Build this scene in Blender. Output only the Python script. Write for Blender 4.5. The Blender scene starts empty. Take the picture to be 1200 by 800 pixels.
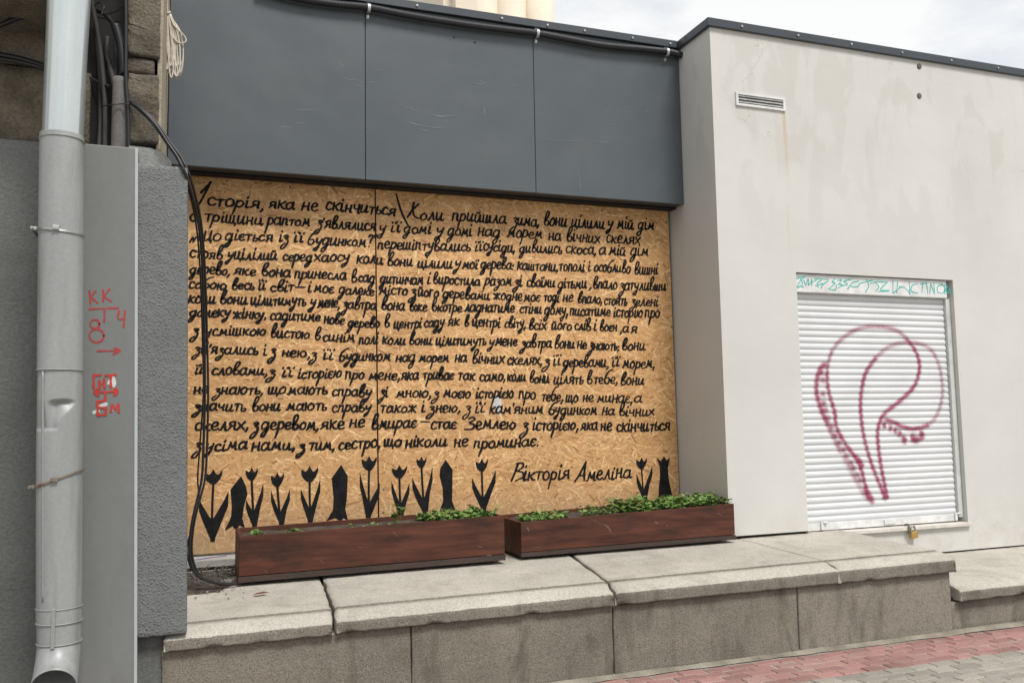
import bpy, bmesh, math, random
import numpy as np
from mathutils import Vector, Matrix, noise

random.seed(7)
SC = bpy.context.scene
COL = SC.collection
R = math.radians

# ------------------------------------------------------------------ camera
CAM = np.array([-1.285, -6.362, 1.466])
YAW, PITCH, ROLL, FPX = R(20.158), R(5.215), R(-1.007), 1025.06


def cam_axes():
    f = np.array([math.sin(YAW) * math.cos(PITCH), math.cos(YAW) * math.cos(PITCH), math.sin(PITCH)])
    r = np.array([math.cos(YAW), -math.sin(YAW), 0.0])
    u = np.cross(r, f)
    c, s = math.cos(ROLL), math.sin(ROLL)
    return c * r + s * u, -s * r + c * u, f


AX = cam_axes()
cam = bpy.data.cameras.new('camera')
camo = bpy.data.objects.new('camera', cam)
COL.objects.link(camo)
mw = Matrix.Identity(4)
for i, a in enumerate((AX[0], AX[1], -AX[2])):
    for j in range(3):
        mw[j][i] = a[j]
for j in range(3):
    mw[j][3] = CAM[j]
camo.matrix_world = mw
cam.sensor_width = 36
cam.lens = FPX / 1200 * 36
cam.clip_start = 0.05
cam.clip_end = 2000
SC.camera = camo

# ------------------------------------------------------------------ world, sun, exposure
SUN_EL, SUN_AZ = 57, 14          # azimuth: degrees to the right of straight behind the camera side (-y)
sd = Vector((math.sin(R(SUN_AZ)) * math.cos(R(SUN_EL)), -math.cos(R(SUN_AZ)) * math.cos(R(SUN_EL)), math.sin(R(SUN_EL))))
W = bpy.data.worlds.new('World')
SC.world = W
W.use_nodes = True
nt = W.node_tree
for n in list(nt.nodes):
    nt.nodes.remove(n)
out = nt.nodes.new('ShaderNodeOutputWorld')
bg = nt.nodes.new('ShaderNodeBackground')
sky = nt.nodes.new('ShaderNodeTexSky')
sky.sky_type = 'NISHITA'
sky.sun_disc = False
sky.sun_elevation = R(SUN_EL)
sky.sun_rotation = math.atan2(sd.x, sd.y)
tc = nt.nodes.new('ShaderNodeTexCoord')
mp = nt.nodes.new('ShaderNodeMapping')
mp.inputs['Scale'].default_value = (1.0, 1.0, 2.6)
nz = nt.nodes.new('ShaderNodeTexNoise')
nz.inputs['Scale'].default_value = 3.6
nz.inputs['Detail'].default_value = 7
nz.inputs['Roughness'].default_value = 0.55
rp = nt.nodes.new('ShaderNodeValToRGB')
rp.color_ramp.elements[0].position = 0.43
rp.color_ramp.elements[0].color = (5.75, 5.98, 6.28, 1)
rp.color_ramp.elements[1].position = 0.56
rp.color_ramp.elements[1].color = (7.2, 7.2, 7.15, 1)
mx = nt.nodes.new('ShaderNodeMix')
mx.data_type = 'RGBA'
mx.inputs['Factor'].default_value = 0.94
nt.links.new(tc.outputs['Generated'], mp.inputs['Vector'])
nt.links.new(mp.outputs[0], nz.inputs['Vector'])
nt.links.new(nz.outputs['Fac'], rp.inputs['Fac'])
nt.links.new(sky.outputs[0], mx.inputs['A'])
nt.links.new(rp.outputs[0], mx.inputs['B'])
nt.links.new(mx.outputs['Result'], bg.inputs['Color'])
bg.inputs['Strength'].default_value = 0.09
nt.links.new(bg.outputs[0], out.inputs['Surface'])

sun = bpy.data.lights.new('sun', 'SUN')
sun.energy = 2.3
sun.angle = R(16)
sun.color = (1.0, 0.965, 0.92)
suno = bpy.data.objects.new('sun', sun)
COL.objects.link(suno)
suno.rotation_euler = (-sd).to_track_quat('-Z', 'Y').to_euler()
SC.view_settings.view_transform = 'Standard'
SC.view_settings.look = 'None'
SC.view_settings.exposure = 0.66
SC.view_settings.gamma = 1.0
SC.view_settings.use_curve_mapping = False
SC.render.engine = 'CYCLES'


# ------------------------------------------------------------------ measuring: photo point on the plane y = Y (or z = Z)
def ray(px, py):
    return AX[0] * ((px - 600) / FPX) + AX[1] * (-(py - 400) / FPX) + AX[2]


def at(px, py, Y=0.0):
    d = ray(px, py)
    return CAM + (Y - CAM[1]) / d[1] * d


def xz(px, py, Y=0.0):
    p = at(px, py, Y)
    return (p[0], p[2])


def on_z(px, py, Z):
    d = ray(px, py)
    return CAM + (Z - CAM[2]) / d[2] * d


# ------------------------------------------------------------------ materials
MATS = {}


def nodes(name):
    m = bpy.data.materials.new(name)
    m.use_nodes = True
    t = m.node_tree
    b = t.nodes['Principled BSDF']
    return m, t, b


def N(t, kind, **kw):
    n = t.nodes.new(kind)
    for k, v in kw.items():
        if k in n.inputs:
            n.inputs[k].default_value = v
        else:
            setattr(n, k, v)
    return n


def ramp(t, src, stops):
    r = t.nodes.new('ShaderNodeValToRGB')
    e = r.color_ramp.elements
    while len(e) < len(stops):
        e.new(0.5)
    for i, (p, c) in enumerate(stops):
        e[i].position = p
        e[i].color = (*c, 1) if len(c) == 3 else c
    t.links.new(src, r.inputs['Fac'])
    return r.outputs['Color']


def mixc(t, fac, a, b, mode='MIX'):
    m = t.nodes.new('ShaderNodeMix')
    m.data_type = 'RGBA'
    m.blend_type = mode
    for s, v in (('Factor', fac), ('A', a), ('B', b)):
        if hasattr(v, 'links'):
            t.links.new(v, m.inputs[s])
        elif isinstance(v, (tuple, list)):
            m.inputs[s].default_value = (*v, 1)
        else:
            m.inputs[s].default_value = v
    return m.outputs['Result']


def coords(t, scale=(1, 1, 1), kind='Object'):
    c = t.nodes.new('ShaderNodeTexCoord')
    mpn = t.nodes.new('ShaderNodeMapping')
    mpn.inputs['Scale'].default_value = scale
    t.links.new(c.outputs[kind], mpn.inputs['Vector'])
    return mpn.outputs[0]


def nzt(t, vec, scale, detail=5, rough=0.55, dist=0.0):
    n = N(t, 'ShaderNodeTexNoise', Scale=scale, Detail=detail, Roughness=rough, Distortion=dist)
    t.links.new(vec, n.inputs['Vector'])
    return n.outputs['Fac']


def bump(t, b, h, strength, dist=0.01, prev=None):
    n = N(t, 'ShaderNodeBump', Strength=strength, Distance=dist)
    t.links.new(h, n.inputs['Height'])
    if prev:
        t.links.new(prev, n.inputs['Normal'])
    t.links.new(n.outputs[0], b.inputs['Normal'])
    return n.outputs[0]


def mottled(name, dark, light, scale=3, fine=80, fine_amt=0.25, rough=0.8, bmp=0.3, bdist=0.004, stretch=(1, 1, 1), metallic=0.0,
            stain=None, stain_scale=1.5, stain_lo=0.55, stain_hi=0.7, spec=None):
    m, t, b = nodes(name)
    v = coords(t, stretch)
    v0 = coords(t)
    c = ramp(t, nzt(t, v, scale, 6), [(0.32, dark), (0.68, light)])
    if fine_amt:
        f = ramp(t, nzt(t, v0, fine, 4, 0.65), [(0.3, (1 - fine_amt,) * 3), (0.7, (1 + fine_amt,) * 3)])
        c = mixc(t, 1.0, c, f, 'MULTIPLY')
    if stain:
        s = ramp(t, nzt(t, v, stain_scale, 7, 0.6, 0.4), [(stain_lo, (0, 0, 0)), (stain_hi, (1, 1, 1))])
        c = mixc(t, s, c, stain)
    t.links.new(c, b.inputs['Base Color'])
    b.inputs['Roughness'].default_value = rough
    b.inputs['Metallic'].default_value = metallic
    if spec is not None:
        b.inputs['Specular IOR Level'].default_value = spec
    if bmp:
        k = bump(t, b, nzt(t, v0, fine, 5, 0.6), bmp, bdist)
        if name == 'fascia_metal':
            bump(t, b, nzt(t, v0, 1.6, 2, 0.4), 0.35, 0.05, k)
    MATS[name] = m
    return m


def granite(name, base, dark, light, grime, grime_amt=1.0, top_light=False):
    """Coarse cast stone: mid tone with dark and pale grains, drip stains with their own outline."""
    m, t, b = nodes(name)
    v = coords(t)
    c = ramp(t, nzt(t, v, 2.3, 6, 0.6), [(0.3, tuple(x * 0.82 for x in base)), (0.7, tuple(x * 1.12 for x in base))])
    vo = N(t, 'ShaderNodeTexVoronoi', Scale=190.0)
    t.links.new(v, vo.inputs['Vector'])
    sp = N(t, 'ShaderNodeSeparateColor')
    t.links.new(vo.outputs['Color'], sp.inputs[0])
    g1 = ramp(t, sp.outputs[0], [(0.74, (0, 0, 0)), (0.76, (1, 1, 1))])
    c = mixc(t, mixc(t, 1.0, g1, (0.6,) * 3, 'MULTIPLY'), c, dark)
    g2 = ramp(t, sp.outputs[1], [(0.80, (0, 0, 0)), (0.82, (1, 1, 1))])
    c = mixc(t, mixc(t, 1.0, g2, (0.55,) * 3, 'MULTIPLY'), c, light)
    vs = coords(t, (3.0, 3.0, 0.7))
    s = ramp(t, nzt(t, vs, 1.6, 8, 0.65, 0.5), [(0.50, (0, 0, 0)), (0.68, (grime_amt,) * 3)])
    c = mixc(t, s, c, grime)
    oi = t.nodes.new('ShaderNodeObjectInfo')
    tone = ramp(t, oi.outputs['Random'], [(0.0, (0.87, 0.865, 0.85)), (1.0, (1.10, 1.10, 1.10))])
    c = mixc(t, 1.0, c, tone, 'MULTIPLY')
    spots = ramp(t, nzt(t, v, 21, 4, 0.6), [(0.66, (0, 0, 0)), (0.74, (0.5, 0.5, 0.5))])
    c = mixc(t, spots, c, dark)
    t.links.new(c, b.inputs['Base Color'])
    b.inputs['Roughness'].default_value = 0.9
    n1 = bump(t, b, nzt(t, v, 9, 6, 0.6), 0.35, 0.02)
    bump(t, b, nzt(t, v, 150, 4, 0.75), 0.9, 0.008, n1)
    MATS[name] = m
    return m


def plain(name, c, rough=0.5, metallic=0.0, spec=None):
    return mottled(name, tuple(x * 0.85 for x in c), tuple(x * 1.12 for x in c), scale=12, fine_amt=0.06, rough=rough, metallic=metallic,
                   bmp=0.05, bdist=0.001, spec=spec)


# white facade render: off-white with patched areas and rain stains
def facade_mat():
    m, t, b = nodes('white_render')
    v = coords(t)
    c = ramp(t, nzt(t, v, 1.3, 5, 0.5), [(0.3, (0.510, 0.498, 0.470)), (0.7, (0.565, 0.553, 0.525))])
    # repainted rectangular-ish patches high on the wall
    sp = N(t, 'ShaderNodeSeparateXYZ')
    t.links.new(v, sp.inputs[0])
    hi = N(t, 'ShaderNodeMapRange')
    hi.inputs['From Min'].default_value = 2.7
    hi.inputs['From Max'].default_value = 3.7
    t.links.new(sp.outputs['Z'], hi.inputs['Value'])
    vs = coords(t, (1.5, 1.5, 0.6))
    pt = ramp(t, nzt(t, vs, 2.4, 4, 0.5, 0.6), [(0.52, (0, 0, 0)), (0.57, (1, 1, 1))])
    c = mixc(t, mixc(t, 1.0, mixc(t, 1.0, pt, hi.outputs[0], 'MULTIPLY'), (0.34,) * 3, 'MULTIPLY'), c, (0.44, 0.415, 0.38))
    vd = coords(t, (9, 9, 0.45))
    dr = ramp(t, nzt(t, vd, 1.4, 5, 0.6), [(0.6, (0, 0, 0)), (0.78, (1, 1, 1))])
    c = mixc(t, mixc(t, 1.0, mixc(t, 1.0, dr, hi.outputs[0], 'MULTIPLY'), (0.28,) * 3, 'MULTIPLY'), c, (0.41, 0.39, 0.355))
    # splash dirt right at the foot
    lo = N(t, 'ShaderNodeMapRange')
    lo.inputs['From Min'].default_value = 0.85
    lo.inputs['From Max'].default_value = 0.45
    t.links.new(sp.outputs['Z'], lo.inputs['Value'])
    d2 = ramp(t, nzt(t, v, 7, 6, 0.7), [(0.45, (0, 0, 0)), (0.75, (1, 1, 1))])
    c = mixc(t, mixc(t, 1.0, mixc(t, 1.0, d2, lo.outputs[0], 'MULTIPLY'), (0.55,) * 3, 'MULTIPLY'), c, (0.42, 0.37, 0.31))
    mx_ = N(t, 'ShaderNodeMath', operation='SUBTRACT')
    t.links.new(sp.outputs['X'], mx_.inputs[0]); mx_.inputs[1].default_value = 0.165
    ab = N(t, 'ShaderNodeMath', operation='ABSOLUTE')
    t.links.new(mx_.outputs[0], ab.inputs[0])
    r1 = N(t, 'ShaderNodeMapRange'); r1.inputs['From Min'].default_value = 0.035; r1.inputs['From Max'].default_value = 0.0
    t.links.new(ab.outputs[0], r1.inputs['Value'])
    r2 = N(t, 'ShaderNodeMapRange'); r2.inputs['From Min'].default_value = 2.6; r2.inputs['From Max'].default_value = 3.9
    t.links.new(sp.outputs['Z'], r2.inputs['Value'])
    bl = N(t, 'ShaderNodeMath', operation='LESS_THAN'); bl.inputs[1].default_value = 3.915
    t.links.new(sp.outputs['Z'], bl.inputs[0])
    rn = ramp(t, nzt(t, coords(t, (20, 20, 1.2)), 2, 4, 0.6), [(0.4, (0,) * 3), (0.6, (0.75,) * 3)])
    c = mixc(t, mixc(t, 1.0, mixc(t, 1.0, mixc(t, 1.0, r1.outputs[0], bl.outputs[0], 'MULTIPLY'), r2.outputs[0], 'MULTIPLY'), rn, 'MULTIPLY'), c, (0.44, 0.33, 0.19))
    dn = N(t, 'ShaderNodeTexNoise', Scale=2.5, Detail=6, Roughness=0.6)
    t.links.new(v, dn.inputs['Vector'])
    dv = mixc(t, 0.35, v, dn.outputs['Color'], 'LINEAR_LIGHT')
    cr = N(t, 'ShaderNodeTexVoronoi', Scale=0.55, feature='DISTANCE_TO_EDGE')
    t.links.new(dv, cr.inputs['Vector'])
    ck = ramp(t, cr.outputs['Distance'], [(0.0, (1,) * 3), (0.0028, (0,) * 3)])
    cm = ramp(t, nzt(t, v, 1.1, 3), [(0.52, (0,) * 3), (0.6, (0.5,) * 3)])
    c = mixc(t, mixc(t, 1.0, ck, cm, 'MULTIPLY'), c, (0.25, 0.235, 0.21))
    # small scuffs
    vo = nzt(t, v, 28, 3, 0.7)
    sc = ramp(t, vo, [(0.70, (0, 0, 0)), (0.74, (0.5, 0.5, 0.5))])
    c = mixc(t, sc, c, (0.5, 0.46, 0.4))
    t.links.new(c, b.inputs['Base Color'])
    b.inputs['Roughness'].default_value = 0.85
    n1 = bump(t, b, nzt(t, v, 2.5, 3), 0.25, 0.03)
    bump(t, b, nzt(t, v, 180, 4, 0.6), 0.22, 0.002, n1)
    MATS['white_render'] = m


def osb_mat():
    m, t, b = nodes('osb_strands')
    a = N(t, 'ShaderNodeVertexColor', layer_name='Col')
    u = coords(t, (3.0, 60.0, 1.0), 'UV')
    f = ramp(t, nzt(t, u, 1.0, 5, 0.65), [(0.25, (0.72, 0.70, 0.66)), (0.75, (1.18, 1.19, 1.2))])
    c = mixc(t, 1.0, a.outputs['Color'], f, 'MULTIPLY')
    v = coords(t)
    w = ramp(t, nzt(t, v, 1.7, 5, 0.6), [(0.35, (0.97, 0.97, 0.96)), (0.65, (1.16, 1.18, 1.22))])
    c = mixc(t, 1.0, c, w, 'MULTIPLY')
    k = ramp(t, nzt(t, v, 75, 3, 0.6), [(0.66, (0, 0, 0)), (0.74, (0.55, 0.55, 0.55))])
    c = mixc(t, k, c, (0.16, 0.075, 0.03))
    # damp, greyed foot of the board
    sp = N(t, 'ShaderNodeSeparateXYZ')
    t.links.new(v, sp.inputs[0])
    lo = N(t, 'ShaderNodeMapRange')
    lo.inputs['From Min'].default_value = 0.42
    lo.inputs['From Max'].default_value = 0.05
    t.links.new(sp.outputs['Z'], lo.inputs['Value'])
    g = ramp(t, nzt(t, v, 5, 6, 0.7), [(0.3, (0.25,) * 3), (0.7, (0.85,) * 3)])
    c = mixc(t, mixc(t, 1.0, g, lo.outputs[0], 'MULTIPLY'), c, (0.30, 0.22, 0.14))
    t.links.new(c, b.inputs['Base Color'])
    b.inputs['Roughness'].default_value = 0.62
    bump(t, b, nzt(t, u, 1.0, 4, 0.6), 0.25, 0.002)
    MATS['osb_strands'] = m


def wood_mat():
    m, t, b = nodes('stained_wood')
    v = coords(t, (1.6, 14, 16))
    c = ramp(t, nzt(t, v, 1.5, 7, 0.62, 0.35), [(0.25, (0.028, 0.012, 0.008)), (0.5, (0.078, 0.027, 0.016)), (0.78, (0.128, 0.043, 0.024))])
    v2 = coords(t, (1.0, 3, 3))
    s = ramp(t, nzt(t, v2, 2.6, 6, 0.65), [(0.5, (0, 0, 0)), (0.7, (0.8, 0.8, 0.8))])
    c = mixc(t, s, c, (0.022, 0.012, 0.009))
    v3 = coords(t, (4, 30, 45))
    s2 = ramp(t, nzt(t, v3, 1.7, 5, 0.7), [(0.68, (0, 0, 0)), (0.78, (0.5, 0.5, 0.5))])
    c = mixc(t, s2, c, (0.16, 0.085, 0.055))
    t.links.new(c, b.inputs['Base Color'])
    b.inputs['Roughness'].default_value = 0.6
    b.inputs['Specular IOR Level'].default_value = 0.25
    bump(t, b, nzt(t, v, 3, 6, 0.6), 0.35, 0.003)
    MATS['stained_wood'] = m


def attr_mat(name, rough=0.85, fine=90, amt=0.2, bm=0.4):
    m, t, b = nodes(name)
    a = N(t, 'ShaderNodeVertexColor', layer_name='Col')
    v = coords(t)
    f = ramp(t, nzt(t, v, fine, 5, 0.65), [(0.3, (1 - amt,) * 3), (0.7, (1 + amt,) * 3)])
    c = mixc(t, 1.0, a.outputs['Color'], f, 'MULTIPLY')
    g = ramp(t, nzt(t, v, 1.8, 6, 0.6), [(0.35, (0.86, 0.86, 0.85)), (0.65, (1.08, 1.08, 1.08))])
    c = mixc(t, 1.0, c, g, 'MULTIPLY')
    if name == 'paving':
        dst = ramp(t, nzt(t, v, 6, 8, 0.7), [(0.5, (0, 0, 0)), (0.72, (0.55, 0.55, 0.55))])
        c = mixc(t, dst, c, (0.27, 0.235, 0.195))
    t.links.new(c, b.inputs['Base Color'])
    b.inputs['Roughness'].default_value = rough
    bump(t, b, nzt(t, v, fine, 5, 0.6), bm, 0.004)
    MATS[name] = m


def spray_mat(name, col, amt=0.95, grain=260):
    """Paint whose cover thins out to both sides of the stroke (v in the UV map)."""
    m, t, b = nodes(name)
    b.inputs['Base Color'].default_value = (*col, 1)
    b.inputs['Roughness'].default_value = 0.6
    c = t.nodes.new('ShaderNodeTexCoord')
    sp = N(t, 'ShaderNodeSeparateXYZ')
    t.links.new(c.outputs['UV'], sp.inputs[0])
    v = coords(t)
    n = nzt(t, v, grain, 2, 0.6)
    n2 = nzt(t, v, 14, 3, 0.6)
    cov = ramp(t, sp.outputs['Y'], [(0.0, (0,) * 3), (0.3, (0.10,) * 3), (0.6, (0.55,) * 3), (0.85, (0.95,) * 3), (1.0, (1,) * 3)])
    th = ramp(t, n, [(0.3, (0.55,) * 3), (0.7, (1.2,) * 3)])
    a = mixc(t, 1.0, cov, th, 'MULTIPLY')
    th2 = ramp(t, n2, [(0.3, (0.6,) * 3), (0.7, (1.1,) * 3)])
    a = mixc(t, 1.0, a, th2, 'MULTIPLY')
    # u stores the strength of the stroke
    a2 = N(t, 'ShaderNodeMath', operation='MULTIPLY')
    t.links.new(a, a2.inputs[0])
    t.links.new(sp.outputs['X'], a2.inputs[1])
    cl = N(t, 'ShaderNodeMath', operation='MINIMUM')
    cl.inputs[1].default_value = amt
    t.links.new(a2.outputs[0], cl.inputs[0])
    t.links.new(cl.outputs[0], b.inputs['Alpha'])
    MATS[name] = m


def brush_paint():
    """Black brush paint, thin in places so that chips of the board show through."""
    m, t, b = nodes('black_paint')
    v = coords(t)
    c = ramp(t, nzt(t, v, 16, 4), [(0.35, (0.0035, 0.0035, 0.0045)), (0.7, (0.013, 0.012, 0.012))])
    t.links.new(c, b.inputs['Base Color'])
    b.inputs['Roughness'].default_value = 0.75
    b.inputs['Specular IOR Level'].default_value = 0.2
    thin = ramp(t, nzt(t, v, 75, 4, 0.7), [(0.60, (1,) * 3), (0.70, (0.35,) * 3)])
    area = ramp(t, nzt(t, v, 6, 4, 0.6), [(0.40, (0,) * 3), (0.60, (1,) * 3)])
    a = mixc(t, area, (1, 1, 1), thin)
    dots = ramp(t, nzt(t, v, 210, 2, 0.6), [(0.69, (1,) * 3), (0.73, (0.4,) * 3)])
    a = mixc(t, 1.0, a, dots, 'MULTIPLY')
    t.links.new(a, b.inputs['Alpha'])
    MATS['black_paint'] = m


facade_mat(); osb_mat(); wood_mat()
attr_mat('paving'); attr_mat('leaf', rough=0.5, fine=60, amt=0.15, bm=0.1)
spray_mat('spray_pink', (0.33, 0.045, 0.115))
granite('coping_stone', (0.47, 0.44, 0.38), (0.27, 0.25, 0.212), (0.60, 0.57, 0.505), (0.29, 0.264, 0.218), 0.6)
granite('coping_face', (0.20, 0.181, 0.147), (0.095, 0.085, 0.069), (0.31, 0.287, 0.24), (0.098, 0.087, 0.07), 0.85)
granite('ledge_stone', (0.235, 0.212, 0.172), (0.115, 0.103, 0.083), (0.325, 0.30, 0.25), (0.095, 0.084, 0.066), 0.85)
mottled('fascia_metal', (0.058, 0.071, 0.080), (0.075, 0.089, 0.099), 0.8, 40, 0.04, 0.42, 0.06, 0.001, stain=(0.082, 0.094, 0.10), stain_scale=2.2, stain_lo=0.52, stain_hi=0.8)
mottled('fascia_edge', (0.03, 0.038, 0.048), (0.042, 0.052, 0.062), 2, 40, 0.05, 0.45, 0.05, 0.001)
plain('black_trim', (0.008, 0.009, 0.013), 0.6, 0.0, 0.3)
plain('soffit_grey', (0.055, 0.052, 0.05), 0.7)
plain('black_plastic', (0.013, 0.014, 0.017), 0.38)
plain('black_cable', (0.012, 0.012, 0.013), 0.42)
plain('dusty_cable', (0.030, 0.028, 0.026), 0.75)
brush_paint()
plain('scratch', (0.17, 0.195, 0.215), 0.6)
plain('zinc', (0.62, 0.63, 0.64), 0.38, 0.85)
plain('white_metal', (0.63, 0.63, 0.62), 0.4)
mottled('white_slat', (0.56, 0.57, 0.58), (0.62, 0.63, 0.64), 2.5, 60, 0.03, 0.42, 0.05, 0.001, stain=(0.53, 0.525, 0.51), stain_scale=3, stain_lo=0.6, stain_hi=0.8)
plain('grey_rail', (0.50, 0.51, 0.50), 0.45)
plain('dark_gap', (0.012, 0.011, 0.010), 0.9)
plain('teal_marker', (0.02, 0.42, 0.36), 0.5)
plain('red_marker', (0.33, 0.035, 0.03), 0.6)
plain('red_paint', (0.42, 0.03, 0.018), 0.5)
plain('white_dab', (0.50, 0.50, 0.485), 0.6)
plain('brass', (0.55, 0.38, 0.13), 0.35, 0.85)
mottled('rusty_steel', (0.16, 0.13, 0.10), (0.22, 0.19, 0.16), 20, 80, 0.2, 0.7, 0.2, 0.002, metallic=0.2, stain=(0.15, 0.065, 0.03), stain_scale=18, stain_lo=0.5, stain_hi=0.6)
plain('steel', (0.42, 0.42, 0.41), 0.42, 0.8)
mottled('pipe_paint', (0.225, 0.235, 0.231), (0.285, 0.295, 0.290), 4, 60, 0.07, 0.40, 0.06, 0.002, stretch=(2.5, 2.5, 0.3), stain=(0.165, 0.163, 0.153), stain_scale=3, stain_lo=0.52, stain_hi=0.72)
mottled('pipe_galvanised', (0.50, 0.545, 0.535), (0.62, 0.665, 0.655), 3, 90, 0.04, 0.27, 0.03, 0.001, stretch=(1, 1, 0.2), metallic=0.7)
mottled('box_paint', (0.140, 0.147, 0.142), (0.170, 0.178, 0.172), 2, 30, 0.04, 0.48, 0.05, 0.001, stretch=(2, 2, 0.5), stain=(0.122, 0.124, 0.117), stain_scale=2, stain_lo=0.54, stain_hi=0.75)
mottled('box_edge', (0.34, 0.37, 0.37), (0.40, 0.43, 0.43), 2, 30, 0.03, 0.5, 0.05, 0.001)
mottled('rough_plaster', (0.115, 0.120, 0.119), (0.145, 0.150, 0.149), 3, 105, 0.25, 0.75, 1.0, 0.016, spec=0.4)
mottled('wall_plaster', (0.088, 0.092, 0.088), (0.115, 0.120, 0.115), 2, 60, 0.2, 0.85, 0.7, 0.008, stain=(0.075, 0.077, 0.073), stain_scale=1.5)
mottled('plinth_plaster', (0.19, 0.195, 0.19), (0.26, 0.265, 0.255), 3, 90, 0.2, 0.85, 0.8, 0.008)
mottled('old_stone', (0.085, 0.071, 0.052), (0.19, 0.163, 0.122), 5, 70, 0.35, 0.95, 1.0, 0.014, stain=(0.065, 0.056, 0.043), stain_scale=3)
mottled('pale_stone', (0.27, 0.235, 0.175), (0.36, 0.315, 0.24), 5, 70, 0.2, 0.95, 0.6, 0.008)
mottled('conduit', (0.095, 0.085, 0.08), (0.15, 0.138, 0.13), 6, 60, 0.2, 0.85, 0.3, 0.004, stain=(0.06, 0.054, 0.05), stain_scale=5)
mottled('cord', (0.46, 0.41, 0.34), (0.60, 0.55, 0.47), 30, 200, 0.2, 0.85, 0.5, 0.002)
mottled('tower_render', (0.60, 0.53, 0.43), (0.68, 0.60, 0.49), 1, 20, 0.05, 0.85, 0.2, 0.01)
mottled('soil', (0.035, 0.026, 0.019), (0.11, 0.088, 0.066), 14, 90, 0.4, 0.95, 1.0, 0.02)
mottled('ground_sand', (0.15, 0.132, 0.102), (0.28, 0.252, 0.205), 6, 120, 0.3, 0.95, 0.6, 0.006)
mottled('joint_sand', (0.25, 0.225, 0.19), (0.38, 0.35, 0.30), 8, 120, 0.3, 0.95, 0.6, 0.006)
mottled('rubble', (0.16, 0.14, 0.11), (0.34, 0.30, 0.24), 60, 90, 0.3, 0.95, 0.3, 0.004)
mottled('grey_board', (0.27, 0.26, 0.245), (0.40, 0.385, 0.36), 4, 60, 0.2, 0.85, 0.4, 0.004, stretch=(1, 6, 6))
mottled('dark_wood', (0.022, 0.014, 0.011), (0.052, 0.030, 0.022), 2, 50, 0.2, 0.65, 0.3, 0.003, stretch=(1.5, 12, 12))
plain('scuff', (0.115, 0.068, 0.053), 0.8)
plain('blue_paint', (0.03, 0.045, 0.25), 0.6)
plain('dry_leaf', (0.24, 0.085, 0.04), 0.7)
plain('pale_paint', (0.56, 0.53, 0.48), 0.7)


def granular(name, c0, c1):
    m, t, b = nodes(name)
    v = coords(t)
    c = ramp(t, nzt(t, v, 3, 6, 0.6), [(0.3, c0), (0.7, c1)])
    vo = N(t, 'ShaderNodeTexVoronoi', Scale=78.0)
    t.links.new(v, vo.inputs['Vector'])
    n1 = nzt(t, v, 45, 3, 0.6)
    g = ramp(t, vo.outputs['Distance'], [(0.10, (1,) * 3), (0.5, (0,) * 3)])
    h = mixc(t, n1, (0, 0, 0), g)
    c = mixc(t, 1.0, c, ramp(t, nzt(t, v, 120, 3, 0.6), [(0.3, (.86,) * 3), (0.7, (1.14,) * 3)]), 'MULTIPLY')
    t.links.new(c, b.inputs['Base Color'])
    b.inputs['Roughness'].default_value = 0.6
    b.inputs['Specular IOR Level'].default_value = 0.4
    k = bump(t, b, h, 0.75, 0.008)
    bump(t, b, nzt(t, v, 160, 4, 0.6), 0.4, 0.004, k)
    MATS[name] = m


granular('rough_plaster', (0.118, 0.123, 0.122), (0.145, 0.150, 0.149))


# ------------------------------------------------------------------ object helpers
def link_mesh(name, me, parent=None):
    o = bpy.data.objects.new(name, me)
    COL.objects.link(o)
    if parent is not None:
        o.parent = parent
        off = Vector(parent.location)
        if parent.parent is not None:
            off = off + Vector(parent.parent.location)
        me.transform(Matrix.Translation(-off))
    return o


def obj(name, bm, mat, parent=None, smooth=False):
    me = bpy.data.meshes.new(name)
    bmesh.ops.recalc_face_normals(bm, faces=bm.faces)
    if smooth:
        for f in bm.faces:
            f.smooth = True
    bm.to_mesh(me)
    bm.free()
    for m in (mat if isinstance(mat, (list, tuple)) else [mat]):
        me.materials.append(MATS[m])
    return link_mesh(name, me, parent)


def pydata(name, verts, faces, mat, parent=None, smooth=False):
    me = bpy.data.meshes.new(name)
    me.from_pydata(verts, [], faces)
    if smooth:
        me.polygons.foreach_set('use_smooth', [True] * len(me.polygons))
    me.materials.append(MATS[mat])
    return link_mesh(name, me, parent)


def tag(o, label=None, cat=None, group=None, kind=None):
    if label: o['label'] = label
    if cat: o['category'] = cat
    if group: o['group'] = group
    if kind: o['kind'] = kind
    return o


def thing(name, label, cat, loc=(0, 0, 0), group=None):
    o = bpy.data.objects.new(name, None)
    COL.objects.link(o)
    o.empty_display_size = 0.1
    o.location = loc
    return tag(o, label, cat, group)


def box(bm, x0, x1, y0, y1, z0, z1, bev=0.0, seg=2, mi=0):
    t = bmesh.new()
    bmesh.ops.create_cube(t, size=1)
    for v in t.verts:
        v.co = Vector((x0 + (v.co.x + .5) * (x1 - x0), y0 + (v.co.y + .5) * (y1 - y0), z0 + (v.co.z + .5) * (z1 - z0)))
    if bev:
        bmesh.ops.bevel(t, geom=list(t.edges), offset=bev, segments=seg, affect='EDGES', profile=0.5)
    join(bm, t, mi)


def join(bm, t, mi=0):
    t.verts.ensure_lookup_table()
    vm = {}
    for v in t.verts:
        vm[v] = bm.verts.new(v.co)
    for f in t.faces:
        try:
            g = bm.faces.new([vm[v] for v in f.verts])
            g.material_index = mi
            g.smooth = f.smooth
        except ValueError:
            pass
    t.free()


def boxes(name, mat, parent, *bs, bev=0.0):
    bm = bmesh.new()
    for b in bs:
        box(bm, *b, bev=bev)
    return obj(name, bm, mat, parent)


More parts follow.
